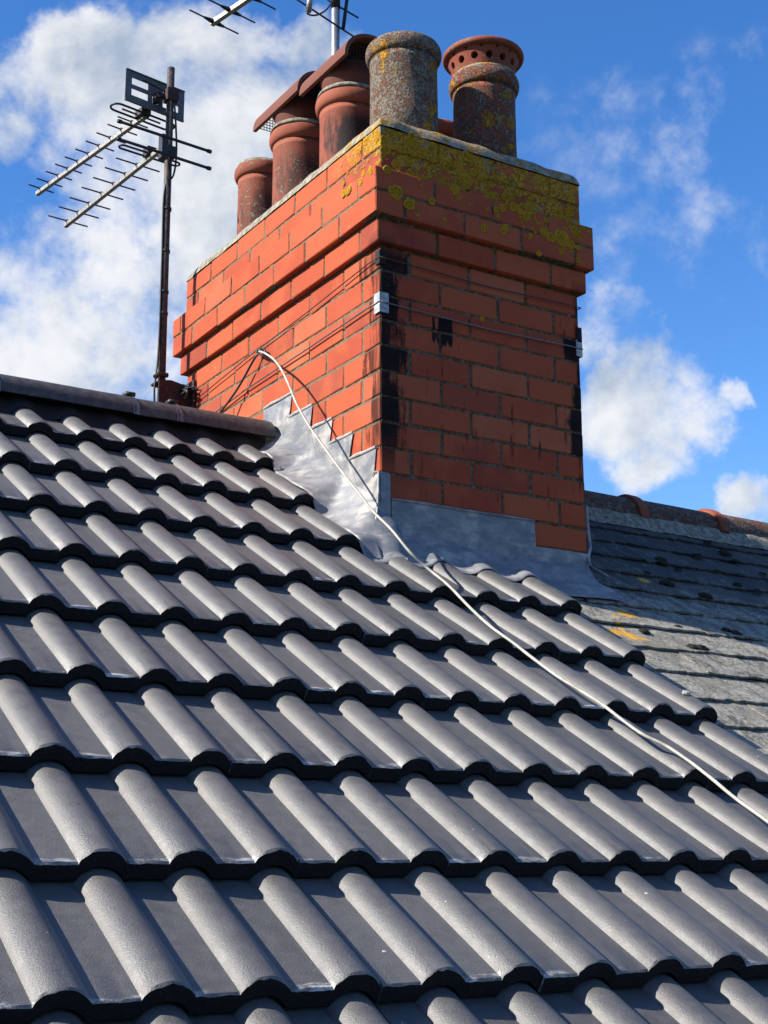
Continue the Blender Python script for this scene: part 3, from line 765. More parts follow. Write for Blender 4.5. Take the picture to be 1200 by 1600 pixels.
# lichen rosettes standing on the top courses
lm = NT('lichen_rosette'); vc = lm.new('ShaderNodeVertexColor', layer_name='ring').outputs[0]
pp = lm.pos(); k = lm.noise(pp, 140, 5, .7)
cc = lm.mix(lm.ss(k, .35, .65), (.38, .180, .008), (.84, .40, .016)); cr = lm.xyz(vc)[0]
cc = lm.mix(lm.ss(cr, .45, .95, 0, .5), cc, (.85, .52, .06))
cc = lm.mix(lm.ss(cr, .10, .0, 0, .25), cc, (.10, .085, .04))
LICH = lm.done(cc, .95, lm.bump(lm.noise(pp, 170, 5, .75), 1.0, .006), .15)
def rosettes(name, parent, items):
    vs_, fs, cs = [], [], []
    for (c, ea, eb, en, r_) in items:
        sd = random.random()*90; n = 18; b = len(vs_)
        vs_.append(c+en*.0015); cs.append(0.0)
        rr = []
        for j in range(n):
            a = 2*math.pi*j/n; d_ = Vector((math.cos(a), math.sin(a), 0))
            rr.append(r_*(1+.30*mnoise.noise(d_*1.3+Vector((sd, 0, 0)))+.20*mnoise.noise(d_*3.1+Vector((0, sd, 0)))))
        for t, h, cv in ((.45, .0014, .25), (.8, .0024, .75), (.95, .0022, 1.0), (1.0, -.001, .8)):
            for j in range(n):
                a = 2*math.pi*j/n
                q = c+ea*(rr[j]*t*math.cos(a))+eb*(rr[j]*t*math.sin(a)); hh = h*min(1, r_/.014)+.0009*mnoise.noise(q*160)
                vs_.append(q+en*(hh if t < 1 else h)); cs.append(cv)
        for j in range(n): fs.append((b, b+1+j, b+1+(j+1) % n))
        for q in range(3):
            for j in range(n): fs.append((b+1+q*n+j, b+1+(q+1)*n+j, b+1+(q+1)*n+(j+1) % n, b+1+q*n+(j+1) % n))
    me = mesh(name, vs_, fs, LICH, True)
    ca = me.color_attributes.new('ring', 'FLOAT_COLOR', 'POINT')
    for i, v in enumerate(cs): ca.data[i].color = (v, v, v, 1)
    o = link(name, me, parent); o['kind'] = 'stuff'; return o
items = []
rl = random.Random(21)
def frontpt(x, z): return Vector((x, (-p3-.004 if z > 11*C_ else (-p2 if z > 9*C_ else -p1))-.0005, z))
for i in range(620):
    x = rl.uniform(-.02, SW); z = rl.uniform(.74, 1.05)
    cen = .985-.17*min(1, max(0, (x-.02)/.75)); dev = (z-cen)/(.085 if z < cen else .11)
    if rl.random() > math.exp(-dev*dev)*(1.0 if mnoise.noise(Vector((x*7, z*9, 3))) > -.12 else .25): continue
    r_ = rl.choice((.004, .005, .006, .008, .010, .013, .018)) * rl.uniform(.8, 1.1)
    if abs(z-11*C_) < r_*.6: z = 11*C_+ (r_*.7 if z > 11*C_ else -r_*.7)
    x = max(x, r_*1.05-(p3 if z > 11*C_ else p2)); x = min(x, SW+p3-r_); z = min(z, 13*C_+.004-r_)
    items.append((frontpt(x, z), Vector((1, 0, 0)), Vector((0, 0, 1)), Vector((0, -1, 0)), r_))
for (u, v, r_) in ((618,300,.026),(640,318,.022),(652,335,.008),(757,357,.014),(695,343,.008),(785,362,.012),(878,372,.030),(842,396,.011),(760,495,.009),(790,356,.014),(850,365,.014)):
    c = on(u, v, 1, -p2-.001); items.append((frontpt(c.x, c.z), Vector((1, 0, 0)), Vector((0, 0, 1)), Vector((0, -1, 0)), r_))
for i in range(150):
    y = rl.uniform(-.02, .30); z = rl.uniform(.86, 1.04)
    if rl.random() > math.exp(-(y/.13)**2)*(.35+.65*(mnoise.noise(Vector((y*9, z*11, 7))) > 0)): continue
    r_ = rl.choice((.004, .006, .008, .011, .014))
    y = max(y, r_*1.05-(p3 if z > 11*C_ else p2)); z = min(z, 13*C_+.004-r_)
    items.append((Vector(((-p3 if z > 11*C_ else -p2)-.0005, y, z)), Vector((0, 1, 0)), Vector((0, 0, 1)), Vector((-1, 0, 0)), r_))
rosettes('lichen', CS, items)

# ------------------------------------------------------------------ lead flashings (parts of the stack)
def fold_l(y): return interp([(-.02, -.19), (.061, -.1347), (.229, -.0284), (.401, .0694), (.596, .1772), (.74, .258)], y)
def xe(y): return interp([(-.092, .03), (-.088, -.03), (-.075, -.085), (-.045, -.125), (.02, -.128), (.12, -.108), (.19, -.118), (.24, -.16), (.30, -.166), (.37, -.148), (.45, -.135), (.49, -.150), (.60, -.118), (.74, -.10)], y)
def tile_max(x, y):
    s = s_of_y(y); return max(tile_off(x, min(s+q, 9*TG-1e-4)) for q in (-.025, -.012, 0, .012))
m_ = MB(); rows = []
for i in range(72):
    y = lerp(-.094, .74, i/71); r_ = []
    x1 = xe(y)*(.84 if xe(y) < 0 else 1); xs0 = -.0045 if y > -.006 else min(.045, -.0045+(-.006-y)*2.2)
    x1 = min(x1, xs0-.01)
    for t in [0, .04, .1, .2, .3, .4, .5, .6, .7, .8, .88, .95, 1]:
        x = lerp(xs0, x1, t)
        zt = plane_z(y, tile_max(x, y)+.0045)
        zf = fold_l(y) if y > -.006 else lerp(zt, fold_l(-.006), max(0, 1-(-.006-y)/.05)**2)
        z = max(zt, lerp(zf, plane_z(y, tile_max(x1, y)+.0045), 1-(1-t)**1.7)) + .0014*mnoise.noise(Vector((x*16, y*10, 2)))
        r_.append(Vector((x, y, z)))
    r_.append(r_[-1]+Vector((-.0005, 0, -.007)))
    rows.append(r_)
rows.insert(0, [p+Vector((0, -.001, -.008)) for p in rows[0]])
m_.grid(rows); m_.build('cover_flashing', MAT['lead'], CS, True)
# stepped flashing pieces let into the bed joints of the left side
steps = [(4, .76, .552, .574), (3, .574, .410, .428), (2, .428, .280, .300), (1, .300, .153, .176), (0, .176, .0187, .032)]
for i, (kc, ya, yb, yb2) in enumerate(steps):
    zt = kc*C_+.001; zb2 = (kc-1)*C_
    poly = [(ya, fold_l(ya)-.012), (ya, zt), (yb, zt), (yb2, max(zb2, fold_l(yb2)-.004)), (max(yb2-.06, .002), fold_l(max(yb2-.06, .002))-.012)]
    m_ = MB(); m_.prism(poly, (-.0028-.0011*(i % 2), 0, 0), (0, 1, 0), (0, 0, 1), (-.0022, 0, 0))
    m_.tube([(-.0055, ya, zt), (-.0075, lerp(ya, yb, .3), zt+.0015), (-.0062, lerp(ya, yb, .6), zt-.0005), (-.0068, yb, zt)], [.0035, .0052, .0044, .0038], 6, 1)
    m_.build('step_flashing', [MAT['lead'], MAT['sealant']], CS)
# corner piece
m_ = MB()
m_.prism([(.0, -.30), (.0, -.084), (.004, -.080), (.030, -.082), (.034, -.088), (.034, -.275)], (-.004, -.0025, 0), (1, 0, 0), (0, 0, 1), (0, -.0028, 0))
m_.prism([(-.006, -.30), (-.006, -.084), (.02, -.079), (.034, -.092), (.02, -.14), (.05, -.19)], (-.0065, 0, 0), (0, 1, 0), (0, 0, 1), (-.0025, 0, 0))
m_.tube([(-.008, .03, -.088), (-.010, .018, -.078), (-.010, -.004, -.082), (-.012, -.006, -.14), (-.016, -.006, -.20), (-.024, -.008, -.245)], .0045, 6)
m_.build('corner_flashing', MAT['lead'], CS)
def fold_f(x): return interp([(-.02, -.250), (.04, -.252), (.233, -.270), (.47, -.290), (.5667, -.283), (.78, -.290), (.83, -.30)], x)
m_ = MB()
m_.prism([(.034, -.31), (.034, -.1605), (.20, -.1595), (.40, -.1625), (.563, -.1610), (.566, -.2405), (.572, -.31)], (0, -.0030, 0), (1, 0, 0), (0, 0, 1), (0, -.0024, 0))
m_.tube([(.034, -.005, -.160), (.15, -.006, -.1585), (.30, -.0055, -.161), (.45, -.006, -.1605), (.563, -.005, -.1605)], .0042, 6)
m_.build('front_flashing', MAT['lead'], CS)
m_ = MB()
m_.prism([(.560, -.33), (.562, -.2425), (.66, -.2415), (.7785, -.2435), (.7800, -.34)], (0, -.0018, 0), (1, 0, 0), (0, 0, 1), (0, -.0022, 0))
m_.build('front_flashing', MAT['lead'], CS)
ye_tab = [(-.035, -.075), (.03, -.082), (.09, -.090), (.187, -.080), (.225, -.090), (.30, -.110), (.38, -.118), (.45, -.126), (.55, -.132), (.66, -.128), (.76, -.120), (.86, -.125)]
m_ = MB(); rows = []
def surf(x, y):
    if x < .497: return max(plane_z(y, tile_max(x, y)+.0045), plane_z(y, SLATE_OFF+.006))
    return plane_z(y, SLATE_OFF+.012-.010*max(0, x-.9))
for i in range(111):
    x = lerp(-.03, .822, i/110); r_ = []; y1 = interp(ye_tab, x)
    if x > .79: y1 = lerp(y1, y1-.01, (x-.79)/.06)
    y0 = -.0056 if x < .783 else lerp(-.006, -.075, min(1, (x-.783)/.05))
    for t in [0, .06, .14, .24, .36, .5, .64, .78, .9, 1]:
        y = lerp(y0, y1, t); zs = sum(surf(x+q, y) for q in (-.030, -.018, -.008, 0, .008, .018, .030))/7; zs = max(zs, surf(x, y)+.001)
        f0 = max(fold_f(x)-surf(x, y0), 0) if x < .783 else 0
        z = zs + f0*(1-t)**2.4 + .0022*mnoise.noise(Vector((x*26, y*26, 6)))
        r_.append(Vector((x, y, z)))
    r_.append(r_[-1]+Vector((0, -.001, -.006)))
    rows.append(r_)
m_.grid(rows); m_.build('apron_flashing', MAT['lead'], CS, True)
# lead strip standing off the right-hand corner
m_ = MB()
pts = [on(916.5, 790, 1, .0), on(917.5, 815, 1, 0), on(920.5, 840, 1, 0), on(922.5, 856, 1, 0), on(919, 870, 1, -.004), on(923, 884, 1, -.02)]
for a, b in zip(pts, pts[1:]): m_.tube([a, b], [.0052, .0050], 6)
m_.build('corner_flashing', MAT['lead'], CS)
m_ = MB(); pts = [roofpt(924, 886, SLATE_OFF+.02), roofpt(938, 894, SLATE_OFF+.016), roofpt(952, 902, SLATE_OFF+.014)]
m_.tube(pts, [.004, .006, .004], 6)
m_.build('lead_strip', MAT['lead'], CS)

# ------------------------------------------------------------------ chimney pots
def torus_prof(prof): return prof
def pot(loc, R0, H, label, mat, rim=True, rimz=None, flare=0.0, rmat=None, seg=56, cat='chimney pot'):
    x, y = loc; zb = FT+.018
    t = empty('chimney_pot', (x, y, zb)); tag(t, label, cat, 'chimney pots on the stack')
    m_ = MB(); ri = R0-.02
    body = [(R0*1.02, 0), (R0*1.005, H*.35), (R0, H-.085), (R0*1.012, H-.082), (R0*1.014, H-.06)]
    if not rim: body += [(R0, H-.04), (R0, H)]
    m_.lathe([(ri, 0)]+body+([(ri, H)] if not rim else [])+[(ri, H*.5)], (0, 0, 0), seg, wob=.006, sd=x*7)
    o = m_.build('pot_body', mat, None, True); o.parent = t
    if rim:
        m_ = MB(); rr = [(R0*1.0, H-.062)]
        for i in range(11):
            a = -math.pi/2+math.pi*i/10; rr.append((R0*1.005+.0155*math.cos(a), H-.030+.028*math.sin(a)))
        rr += [(ri, H-.004), (ri, H-.09)]
        m_.lathe(rr, (0, 0, 0), seg, wob=.008, sd=y*5)
        o = m_.build('rim', rmat or mat, None, True); o.parent = t
    return t, zb
def part(t, mb, name, mat, smooth=True):
    o = mb.build(name, mat, None, smooth); o.parent = t; return o
H1 = 1.468-(FT+.018)
p1_, zb = pot(POTS[0], .113, H1, 'straight grey lichen-covered chimney pot at the front left corner of the stack', MAT['pot_lichen'])
# right pot with its perforated flared cap
H2 = 1.452-(FT+.018)
pp2, zb = pot(POTS[4], .108, H2, 'lichen-spotted chimney pot with a flared orange cap pierced by round holes', MAT['pot_lichen2'])
m_ = MB(); seg = 14; z0, z1, r0, r1 = H2-.008, H2+.072, .100, .126
def cone(a, v, rr=0.0): r_ = lerp(r0, r1, v)+rr; return Vector((r_*math.cos(a), r_*math.sin(a), lerp(z0, z1, v)))
for i in range(seg):
    a0, a1 = 2*math.pi*i/seg, 2*math.pi*(i+1)/seg; ac = (a0+a1)/2
    nb = 16; sq = []; ci = []
    for j in range(nb):
        th = 2*math.pi*(j+.5)/nb; c_, s_ = math.cos(th), math.sin(th); k = 1/max(abs(c_), abs(s_))
        sq.append((ac+(a1-a0)/2*c_*k, .5+.5*s_*k)); ci.append((ac+.0125*c_/.113, .56+.0125*s_/.080))
    o_ = [cone(*q) for q in sq]; c1 = [cone(*q) for q in ci]; c2 = [cone(q[0], q[1], -.014) for q in ci]
    m_.add(o_+c1+c2, [(j, (j+1) % nb, nb+(j+1) % nb, nb+j) for j in range(nb)]+[(nb+j, nb+(j+1) % nb, 2*nb+(j+1) % nb, 2*nb+j) for j in range(nb)])
part(pp2, m_, 'perforated_cap', MAT['orange'], False)
m_ = MB(); m_.lathe([(r0-.016, z0-.02), (r0-.015, z0+.02), (r1-.017, z1)], (0, 0, 0), 40); part(pp2, m_, 'cap_liner', MAT['mesh'])
m_ = MB(); rr = [(r1-.018, z1-.004), (r1-.002, z1-.003)]+[(r1+.007+.010*math.cos(-math.pi/2+math.pi*i/8), z1+.010+.012*math.sin(-math.pi/2+math.pi*i/8)) for i in range(9)]+[(r1-.012, z1+.021), (r1-.018, z1)]
m_.lathe(rr, (0, 0, 0), 56); part(pp2, m_, 'cap_rim', MAT['orange'])
m_ = MB(); m_.lathe([(.080, H2-.010), (.112, H2-.006), (.112, H2+.003), (.104, H2+.012), (.085, H2+.014)], (0, 0, 0), 48, wob=.03, sd=3); part(pp2, m_, 'mortar_bedding', MAT['flaunch'])
# two pots with half-round hoods
def hooded(loc, H, label, mat, hood_len, hr=.118):
    t, zb = pot(loc, .108, H, label, mat, rmat=MAT['pot'])
    m_ = MB(); m_.lathe([(.075, H-.006), (.122, H-.004), (.118, H+.010), (.100, H+.022), (.08, H+.024)], (0, 0, 0), 48, wob=.04, sd=loc[1]); part(t, m_, 'mortar_bedding', MAT['flaunch'])
    m_ = MB(); zt = H+.098
    m_.lathe([(.082, H-.01), (.092, H+.015), (.100, H+.045), (.118, zt), (.106, zt), (.080, H+.03)], (0, 0, 0), 48); part(t, m_, 'hood_insert', MAT['hood'])
    m_ = MB(); n = 20; th = .014; ys_ = [-hood_len/2, -hood_len/4, 0, hood_len/4, hood_len/2]
    def arch(r_, y): return [Vector((-r_*math.cos(math.pi*(i/n)), y, zt-.030+r_*.92*math.sin(math.pi*i/n)**.9)) for i in range(n+1)]
    a = [arch(hr, y) for y in ys_]; b = [arch(hr-th, y) for y in ys_]
    m_.grid(a); m_.grid(b)
    for e in (0, 4): m_.add(a[e]+b[e], [(j, j+1, n+2+j, n+1+j) for j in range(n)])
    for e in (0, n): m_.add([q[e] for q in a]+[q[e] for q in b], [(j, j+1, 6+j, 5+j) for j in range(4)])
    hd = sharp(part(t, m_, 'hood', MAT['hood']), 45)
    for e in (-1, 1):
        m_ = MB()
        y = e*(hood_len/2-.035)
        for i in range(-8, 9):
            x = i*.0125
            if abs(x) >= hr-th: continue
            h = math.sqrt(max(0, 1-(x/(hr-th))**2))*(hr-th)*.92
            m_.tube([(x, y, zt-.03), (x, y, zt-.03+h)], .0017, 4, cap=False)
        for j in range(9):
            z = .012*j; xw = (hr-th)*math.sqrt(max(0, 1-(z/((hr-th)*.92))**2))
            if xw > .01: m_.tube([(-xw, y, zt-.03+z), (xw, y, zt-.03+z)], .0017, 4, cap=False)
        o = m_.build('bird_mesh', MAT['mesh'], None, True); o.parent = hd
    return t
hooded(POTS[1], 1.446-(FT+.018), 'sooty chimney pot under a half-round hood, beside the grey lichen-covered pot', MAT['pot_soot'], .33)
hooded(POTS[2], 1.478-(FT+.018), 'red chimney pot under a half-round hood, left of the sooty hooded pot', MAT['pot_weather'], .36)
H4 = 1.482-(FT+.018)
t4, zb = pot(POTS[3], .094, H4, 'short red chimney pot capped with mossy mortar, leftmost on the stack', MAT['pot_weather'])
m_ = MB(); m_.lathe([(.104, H4-.008), (.100, H4+.004), (.072, H4+.016), (.035, H4+.022), (.001, H4+.024)], (0, 0, 0), 40, wob=.05, sd=8); part(t4, m_, 'mortar_cap', MAT['flaunch'])
t6, zb = pot(POTS[5], .104, 1.425-(FT+.018), 'plain red chimney pot half hidden between the two lichen-covered pots', MAT['pot'])
its = []
def potpatch(c, R0, zlo, lst):
    for (az, z, r_) in lst:
        n_ = Vector((math.cos(az), math.sin(az), 0)); tg = Vector((-math.sin(az), math.cos(az), 0))
        its.append((Vector((c[0], c[1], zlo+z))+n_*(R0+.0005), tg, Vector((0, 0, 1)), n_, r_))
rq = random.Random(5)
def toaz(deg): return math.atan2(-math.cos(R(deg+32)), -math.sin(R(deg+32)))   # 0 = facing the camera, + to the left

# ------------------------------------------------------------------ lashing wires round the stack
def wire(name, label, zf, zl, rad, mat, plates, pmat):
    t = empty(name, (0, 0, zf)); tag(t, label, 'wire', 'wires lashed round the stack')
    e = .010
    m_ = MB(); pts = [(-e, SL, zl-.03), (-e, .9, lerp(zf, zl, .8)), (-e, .45, lerp(zf, zl, .45)), (-e, .05, zf-.001), (-e*.7, -e*.7, zf), (.06, -e, zf-.003), (SW*.5, -e*.8, zf-.010), (SW-.05, -e, zf-.004), (SW+e*.7, -e*.7, zf-.003), (SW+e, .1, zf), (SW+e, SL, zf), (SW/2, SL+e, zf-.01), (-e, SL+e*.5, zl-.03)]
    m_.tube(pts, rad, 6); o = link('wire_loop', mesh('wire_loop', m_.v, m_.f, mat, True), t)
    o.parent = t; o.matrix_parent_inverse = Matrix.Translation(-Vector(t.location))
    for (x, y, zc, h, wd, sgn) in plates:
        m_ = MB()
        m_.box((x-.004*sgn, y-.0068, zc-h), (x+wd*sgn, y-.003, zc+h)) if sgn > 0 else m_.box((x-wd, y-.0068, zc-h), (x+.004, y-.003, zc+h))
        if sgn > 0: m_.box((x-.0068, y-.0066, zc-h), (x-.003, y+wd, zc+h))
        else: m_.box((x+.003, y-.0066, zc-h), (x+.0068, y+wd, zc+h))
        for q in (-.5, .05, .5): m_.box((x+(.004 if sgn > 0 else -wd+.004), y-.0088, zc+q*h-.002), (x+(wd-.004 if sgn > 0 else -.004), y-.0066, zc+q*h+.002))
        link('corner_plate', mesh('corner_plate', m_.v, m_.f, pmat), t)
    return t
wire('lashing_wire', 'thin galvanised lashing wire round the stack over pale corner plates', .4545, .425, .0026, MAT['wire'], [(0, 0, .4545, .032, .026, 1), (SW, 0, .452, .028, .018, -1)], MAT['whiteplate'])
wire('lashing_wire', 'rusty upper lashing wire round the stack over black corner plates', .600, .535, .0020, MAT['wirered'], [(0, 0, .602, .022, .018, 1), (SW, 0, .50, .026, .014, -1)], MAT['felt'])

# ------------------------------------------------------------------ cables
def catmull(pts, k=6):
    o = []; n = len(pts)
    for i in range(n-1):
        a, b, c, d_ = pts[max(i-1, 0)], pts[i], pts[i+1], pts[min(i+2, n-1)]
        for j in range(k):
            t = j/k; o.append(.5*((2*b)+(c-a)*t+(2*a-5*b+4*c-d_)*t*t+(3*b-a-3*c+d_)*t*t*t))
    o.append(pts[-1]); return o
hook = on(405, 549, 0, -.012)
air = [(414, 552), (428, 562), (440, 578), (452, 603), (464, 632), (484, 667), (508, 701), (535, 738), (560, 770), (582, 798)]
wallside = []
pend = roofpt(606, 822, .095)
dA = (hook-CAM).dot(fwd); dB = (pend-CAM).dot(fwd)
for i, (u, v) in enumerate(air):
    dd = lerp(dA, dB, ((i+1)/(len(air)+1))**.8); wallside.append(CAM+pdir(u, v)*dd)
roofside = [(612,828),(640,862),(668,888),(700,914),(735,950),(768,980),(800,1003),(832,1028),(870,1056),(905,1078),(940,1100),(975,1127),(1005,1148),(1040,1165),(1075,1188),(1110,1215),(1150,1248),(1200,1284),(1260,1330)]
pts = [hook]+wallside
for (u, v) in roofside:
    q = roofpt(u, v, .031 + .064*max(0, 1-(u-606)/70.0))
    pts.append(q)
m_ = MB(); m_.tube(catmull(pts, 5), .0039, 8)
o = m_.build('coaxial_cable', MAT['white'], None, True); tag(o, 'white cable hanging from the stack and snaking down across the grey tiles', 'cable')
m_ = MB(); a = on(405, 550, 0, -.012); b = on(372, 606, 0, -.028); c = on(344, 645, 0, -.05)
m_.tube(catmull([on(411, 547, 0, -.010), on(402, 547, 0, -.018), a, on(396, 563, 0, -.022), b, c], 5), .0040, 8)
m_.tube(catmull([on(403, 552, 0, -.013), on(412, 556, 0, -.020), on(414, 547, 0, -.018), on(404, 545, 0, -.016), on(401, 551, 0, -.02)], 5), .0034, 6)
o = m_.build('black_cable', MAT['black'], None, True); tag(o, 'short dark cable looped on the brick face and dropping behind the ridge', 'cable')
m_ = MB(); rc = random.Random(9)
for q in range(3):
    ps = [on(288+rc.uniform(-6, 8), 606+rc.uniform(-4, 20), 0, -.02-rc.random()*.04) for _ in range(6)]; m_.tube(catmull(ps, 5), .0038, 6)
m_.tube(catmull([on(300, 610, 0, -.02), on(310, 606, 0, -.012), on(296, 606, 0, -.02), on(286, 622, 0, -.05)], 5), .0022, 5)
o = m_.build('cable_coil', MAT['black'], None, True); tag(o, 'tangle of black cable ends by the mast bracket', 'cable')

# ------------------------------------------------------------------ aerials
MX, MY = -.122, 1.40
t = empty('aerial_mast', (MX, MY, .50)); tag(t, 'brown rusty pole with two small aerials, bracketed to the stack end', 'mast', 'aerial masts')
m_ = MB(); m_.tube([(MX+.004, MY, .36), (MX, MY, 1.0), (MX-.004, MY, 1.925)], .0150, 14); link('pole', mesh('pole', m_.v, m_.f, MAT['rust'], True), t).matrix_parent_inverse = Matrix.Translation(-t.location)
m_ = MB(); m_.tube(catmull([Vector((MX-.019, MY-.004, .45)), Vector((MX-.030, MY-.01, .55)), Vector((MX-.018, MY-.008, .72)), Vector((MX-.017, MY-.006, 1.1)), Vector((MX-.017, MY-.006, 1.38)), Vector((MX+.016, MY-.012, 1.45)), Vector((MX+.028, MY-.008, 1.55)), Vector((MX+.020, MY-.01, 1.68)), Vector((MX+.006, MY-.02, 1.77))], 6), .0040, 6)
link('coaxial_lead', mesh('coaxial_lead', m_.v, m_.f, MAT['black'], True), t).matrix_parent_inverse = Matrix.Translation(-t.location)
m_ = MB()
for z in (.86, .95, 1.12, 1.30): m_.tube([(MX, MY, z), (MX, MY, z+.012)], .0178, 12)
link('tie', mesh('tie', m_.v, m_.f, MAT['black'], True), t).matrix_parent_inverse = Matrix.Translation(-t.location)
m_ = MB()
for z in (.475, .575):
    m_.prism([(MX-.030, -.026), (MX-.012, -.034), (.0, -.020), (.0, .020), (MX-.012, .032), (MX-.030, .024)], (0, MY+.005, z), (1, 0, 0), (0, 1, 0), (0, 0, .006))
m_.prism([(MX-.02, .47), (MX-.02, .585), (MX+.03, .592), (-.002, .575), (-.002, .49), (MX+.05, .495), (MX+.03, .47)], (0, MY-.03, 0), (1, 0, 0), (0, 0, 1), (0, .005, 0))
m_.tube([(MX-.034, MY-.02, .595), (MX-.02, MY-.02, .610), (MX+.018, MY-.02, .612)], .010, 8)
m_.box((-.012, MY-.06, .46), (-.003, MY+.03, .60))
link('bracket', mesh('bracket', m_.v, m_.f, MAT['rustplate']), t).matrix_parent_inverse = Matrix.Translation(-t.location)
for c in list(t.children): c.location = (0, 0, 0)

def local(t, o):
    o.parent = t; o.matrix_parent_inverse = Matrix.Translation(-Vector(t.location)); return o
def ob(t, mb, name, mat, smooth=True): return local(t, link(name, mesh(name, mb.v, mb.f, mat, smooth)))
def yagi(label, z, tip_px, root_px, elems, half, group, boom_r=.0085, mat_boom=None):
    """boom and directors; elems = pixel u of each director along the boom"""
    tip = on(*tip_px, 2, z); root = on(*root_px, 2, z); ax = (root-tip).normalized(); side = Vector((ax.y, -ax.x, 0))
    if side.x < 0: side = -side
    t = empty('tv_aerial', root); tag(t, label, 'aerial', group)
    m_ = MB(); m_.obox((tip+root)/2, ax*((root-tip).length/2), side*boom_r, Vector((0, 0, boom_r))); ob(t, m_, 'boom', mat_boom or MAT['alu'], False)
    for f, hl in elems:
        c = lerp(tip, root, f)+Vector((0, 0, boom_r+.004))
        m_ = MB(); m_.tube([c-side*hl, c+side*hl], .0033, 6); m_.tube([c-side*.009, c+side*.009], .0078, 8); ob(t, m_, 'director', MAT['dark'])
    return t, tip, root, ax, side
G = 'television aerials'
t, tip, root, ax, side = yagi('upper small aerial with slotted grey reflector plate on the rusty pole', 1.75, (58, 303), (226, 182), [(f, .062+.010*f) for f in (.04, .125, .22, .315, .41, .51, .61, .71, .81, .90)], .06, G)
# folded dipole
m_ = MB(); c = lerp(tip, root, .985)
for dz in (-.016, .016):
    pass
def stadium(c, hl, hh, rad):
    ps = []
    for i in range(13):
        a = -math.pi/2+math.pi*i/12; ps.append(c+side*(hl+hh*math.cos(a))+ax*(hh*math.sin(a)))
    for i in range(13):
        a = math.pi/2+math.pi*i/12; ps.append(c+side*(-hl+hh*math.cos(a))+ax*(hh*math.sin(a)))
    ps.append(ps[0]); return ps
m_.tube(stadium(c+Vector((0, 0, .004)), .115, .030, .004), .0046, 8)
m_.tube([c-side*.09-ax*.012+Vector((0, 0, .012)), c+side*.09-ax*.012+Vector((0, 0, .012))], .004, 6)
ob(t, m_, 'dipole', MAT['dark'])
m_ = MB(); m_.obox(c+Vector((0, 0, .018)), side*.022, ax*.026, Vector((0, 0, .014))); ob(t, m_, 'dipole_box', MAT['black'], False)
# reflector plate with slots
pc = root+ax*.075+Vector((0, 0, .062)); PW, PH = .138, .067
m_ = MB(); cols = [-PW, -PW+.028, -.034, -.014, .014, .036, PW-.028, PW]; rws = [-PH, -.039, -.009, .009, .039, PH]
tilt = Vector((0, 0, 1))
for i in range(7):
    for j in range(5):
        hole = (i in (1, 5) and j in (1, 3)) or (i == 3 and j == 1)
        if hole: continue
        xa, xb, za, zb_ = cols[i], cols[i+1], rws[j], rws[j+1]
        m_.obox(pc+side*((xa+xb)/2)+tilt*((za+zb_)/2), side*((xb-xa)/2+.0002), ax*(.0016+.0002*((i+j) % 2)), tilt*((zb_-za)/2+.0002))
m_.obox(pc+tilt*PH, side*PW, ax*.006, tilt*.0022); m_.obox(pc-tilt*PH, side*PW, ax*.006, tilt*.0022)
ob(t, m_, 'reflector_plate', MAT['greyplate'], False)
m_ = MB(); m_.obox(lerp(root, pc, .6), side*.010, ax*.05, Vector((0, 0, .012))); mp = Vector((MX, MY, 1.80)); m_.tube([pc, mp], .010, 8); m_.obox(mp, (.024, 0, 0), (0, .024, 0), (0, 0, .026))
m_.tube([pc+side*.02+tilt*.02, mp+Vector((0, 0, -.02))], .006, 6); m_.tube([pc-side*.06+tilt*.045, mp+Vector((0, 0, .01))], .004, 6)
ob(t, m_, 'clamp', MAT['rustplate'], False)
t, tip, root, ax, side = yagi('lower small aerial with black rod reflectors clamped to the rusty pole', 1.55, (102, 353), (258, 228), [(f, .094+.006*f) for f in (.03, .15, .27, .40, .52, .64, .75)], .09, G)
m_ = MB(); c = lerp(tip, root, .86)+Vector((0, 0, .012)); m_.tube(stadium(c, .118, .016, .004), .0044, 8); ob(t, m_, 'dipole', MAT['dark'])
m_ = MB(); m_.obox(c+Vector((0, 0, .012)), side*.020, ax*.022, Vector((0, 0, .018))); ob(t, m_, 'dipole_box', MAT['black'], False)
for dz, f in ((.040, 1.0), (-.035, 1.0)):
    c = lerp(tip, root, f)+Vector((0, 0, dz)); m_ = MB(); m_.tube([c-side*.20, c+side*.20], .0062, 8)
    for e in (-1, 1): m_.tube([c+side*(.192*e), c+side*(.208*e)], .0085, 8)
    ob(t, m_, 'reflector_rod', MAT['dark'])
m_ = MB(); m_.obox(lerp(tip, root, .985), side*.014, ax*.016, Vector((0, 0, .05))); m_.tube([root, Vector((MX, MY, 1.55))], .012, 8); m_.obox(Vector((MX, MY, 1.55)), (.023, 0, 0), (0, .023, 0), (0, 0, .022)); ob(t, m_, 'clamp', MAT['black'], False)
# tall galvanised mast strapped to the rear of the stack
GX, GY = on(524, 60, 1, SL+.055).x, SL+.055
t = empty('aerial_mast', (GX, GY, .9)); tag(t, 'silver galvanised pole rising behind the hooded pots', 'mast', 'aerial masts')
m_ = MB(); m_.tube([(GX, GY, .45), (GX, GY, 3.4)], .0195, 16); ob(t, m_, 'pole', MAT['steel'])
m_ = MB(); m_.tube([(GX, GY, 2.52), (GX, GY, 2.72)], .0215, 16); ob(t, m_, 'sleeve', MAT['black'])
m_ = MB()
for z in (.52, .70): m_.box((GX-.05, SL+.02, z), (GX+.05, GY+.02, z+.03))
ob(t, m_, 'bracket', MAT['rustplate'], False)
z3 = 2.88; tip = on(331, 37, 2, z3); d3 = Vector((.206, -.9785, 0)).normalized(); side = Vector((-d3.y, d3.x, 0))
t = empty('tv_aerial', tip+d3*.95); tag(t, 'large aerial with pale boom cut off by the top edge of the picture', 'aerial', G)
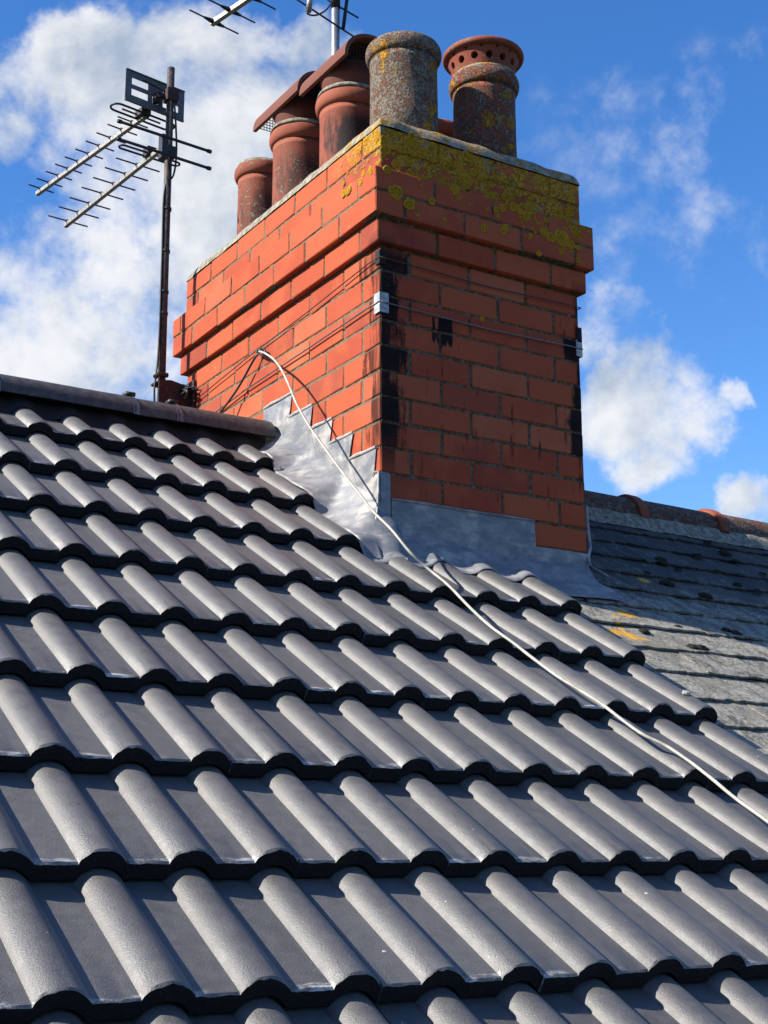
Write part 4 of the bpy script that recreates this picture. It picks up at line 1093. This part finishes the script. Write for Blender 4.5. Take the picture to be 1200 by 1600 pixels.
m_ = MB(); m_.obox(tip+d3*.62, d3*.62, side*.012, Vector((0, 0, .012))); ob(t, m_, 'boom', MAT['alu'], False)
for f in (.02, .155, .315, .475, .635, .795):
    c = tip+d3*f; m_ = MB(); m_.tube([c-side*.152, c+side*.152], .0042, 6); m_.tube([c-side*.062, c-side*.012], [.006, .013], 8); m_.tube([c+side*.012, c+side*.062], [.013, .006], 8); ob(t, m_, 'director', MAT['dark'])
def pz(u, v, y): return on(u, v, 1, y)
m_ = MB()
m_.tube([pz(462, -2, GY-.05), pz(517, 34, GY-.03), pz(560, 62, GY+.01)], .0042, 6); m_.tube([pz(512, 0, GY), pz(560, 28, GY)], .0042, 6)
m_.tube([pz(546, -30, GY-.02), pz(536, 46, GY-.02)], .0085, 8)
m_.tube([pz(560, -60, GY-.02), pz(546, -30, GY-.02)], .0085, 8)
ob(t, m_, 'reflector_rod', MAT['dark'])
m_ = MB(); m_.tube([pz(487, -20, GY-.06), pz(482, 18, GY-.06)], .013, 10); ob(t, m_, 'dipole_end', MAT['alu'])
m_ = MB(); m_.tube(catmull([pz(484, 14, GY-.06), pz(480, 21, GY-.07), pz(492, 24, GY-.06), pz(508, 17, GY-.05), pz(520, 2, GY-.03)], 6), .0042, 6); ob(t, m_, 'coaxial_lead', MAT['black'])

# ------------------------------------------------------------------ small things lying on the tiles
def pebble(name, label, px, off, size, mat, cat, seed):
    c = roofpt(*px, off); m_ = MB(); nu, nv = 9, 5; vs_ = []
    for i in range(nv+1):
        ph = -math.pi/2+math.pi*i/nv
        for j in range(nu):
            a = 2*math.pi*j/nu; q = 1+.25*mnoise.noise(Vector((math.cos(a)*2+seed, math.sin(a)*2, ph)))
            vs_.append(EX*(size[0]*q*math.cos(a)*math.cos(ph))+UPS*(size[1]*q*math.sin(a)*math.cos(ph))+NRM*(size[2]*math.sin(ph)))
    m_.add(vs_, [(i*nu+j, i*nu+(j+1) % nu, (i+1)*nu+(j+1) % nu, (i+1)*nu+j) for i in range(nv) for j in range(nu)])
    me = mesh(name, m_.v, m_.f, mat); o = link(name, me); o.location = c; tag(o, label, cat); return o
pebble('mortar_flake', 'tiny white flake lying in a tile pan near the bottom', (600, 1488), -.012, (.0055, .004, .0025), MAT['flake'], 'debris', 3)
pebble('brick_chip', 'small orange brick chip lying on a tile at lower right', (1046, 1508), -.008, (.0075, .0045, .0025), MAT['chip'], 'debris', 9)
pebble('pebble', 'small pale oval pebble on the last roll beside the slates', (1072, 1083), .016, (.013, .010, .006), MAT['stone'], 'debris', 5)
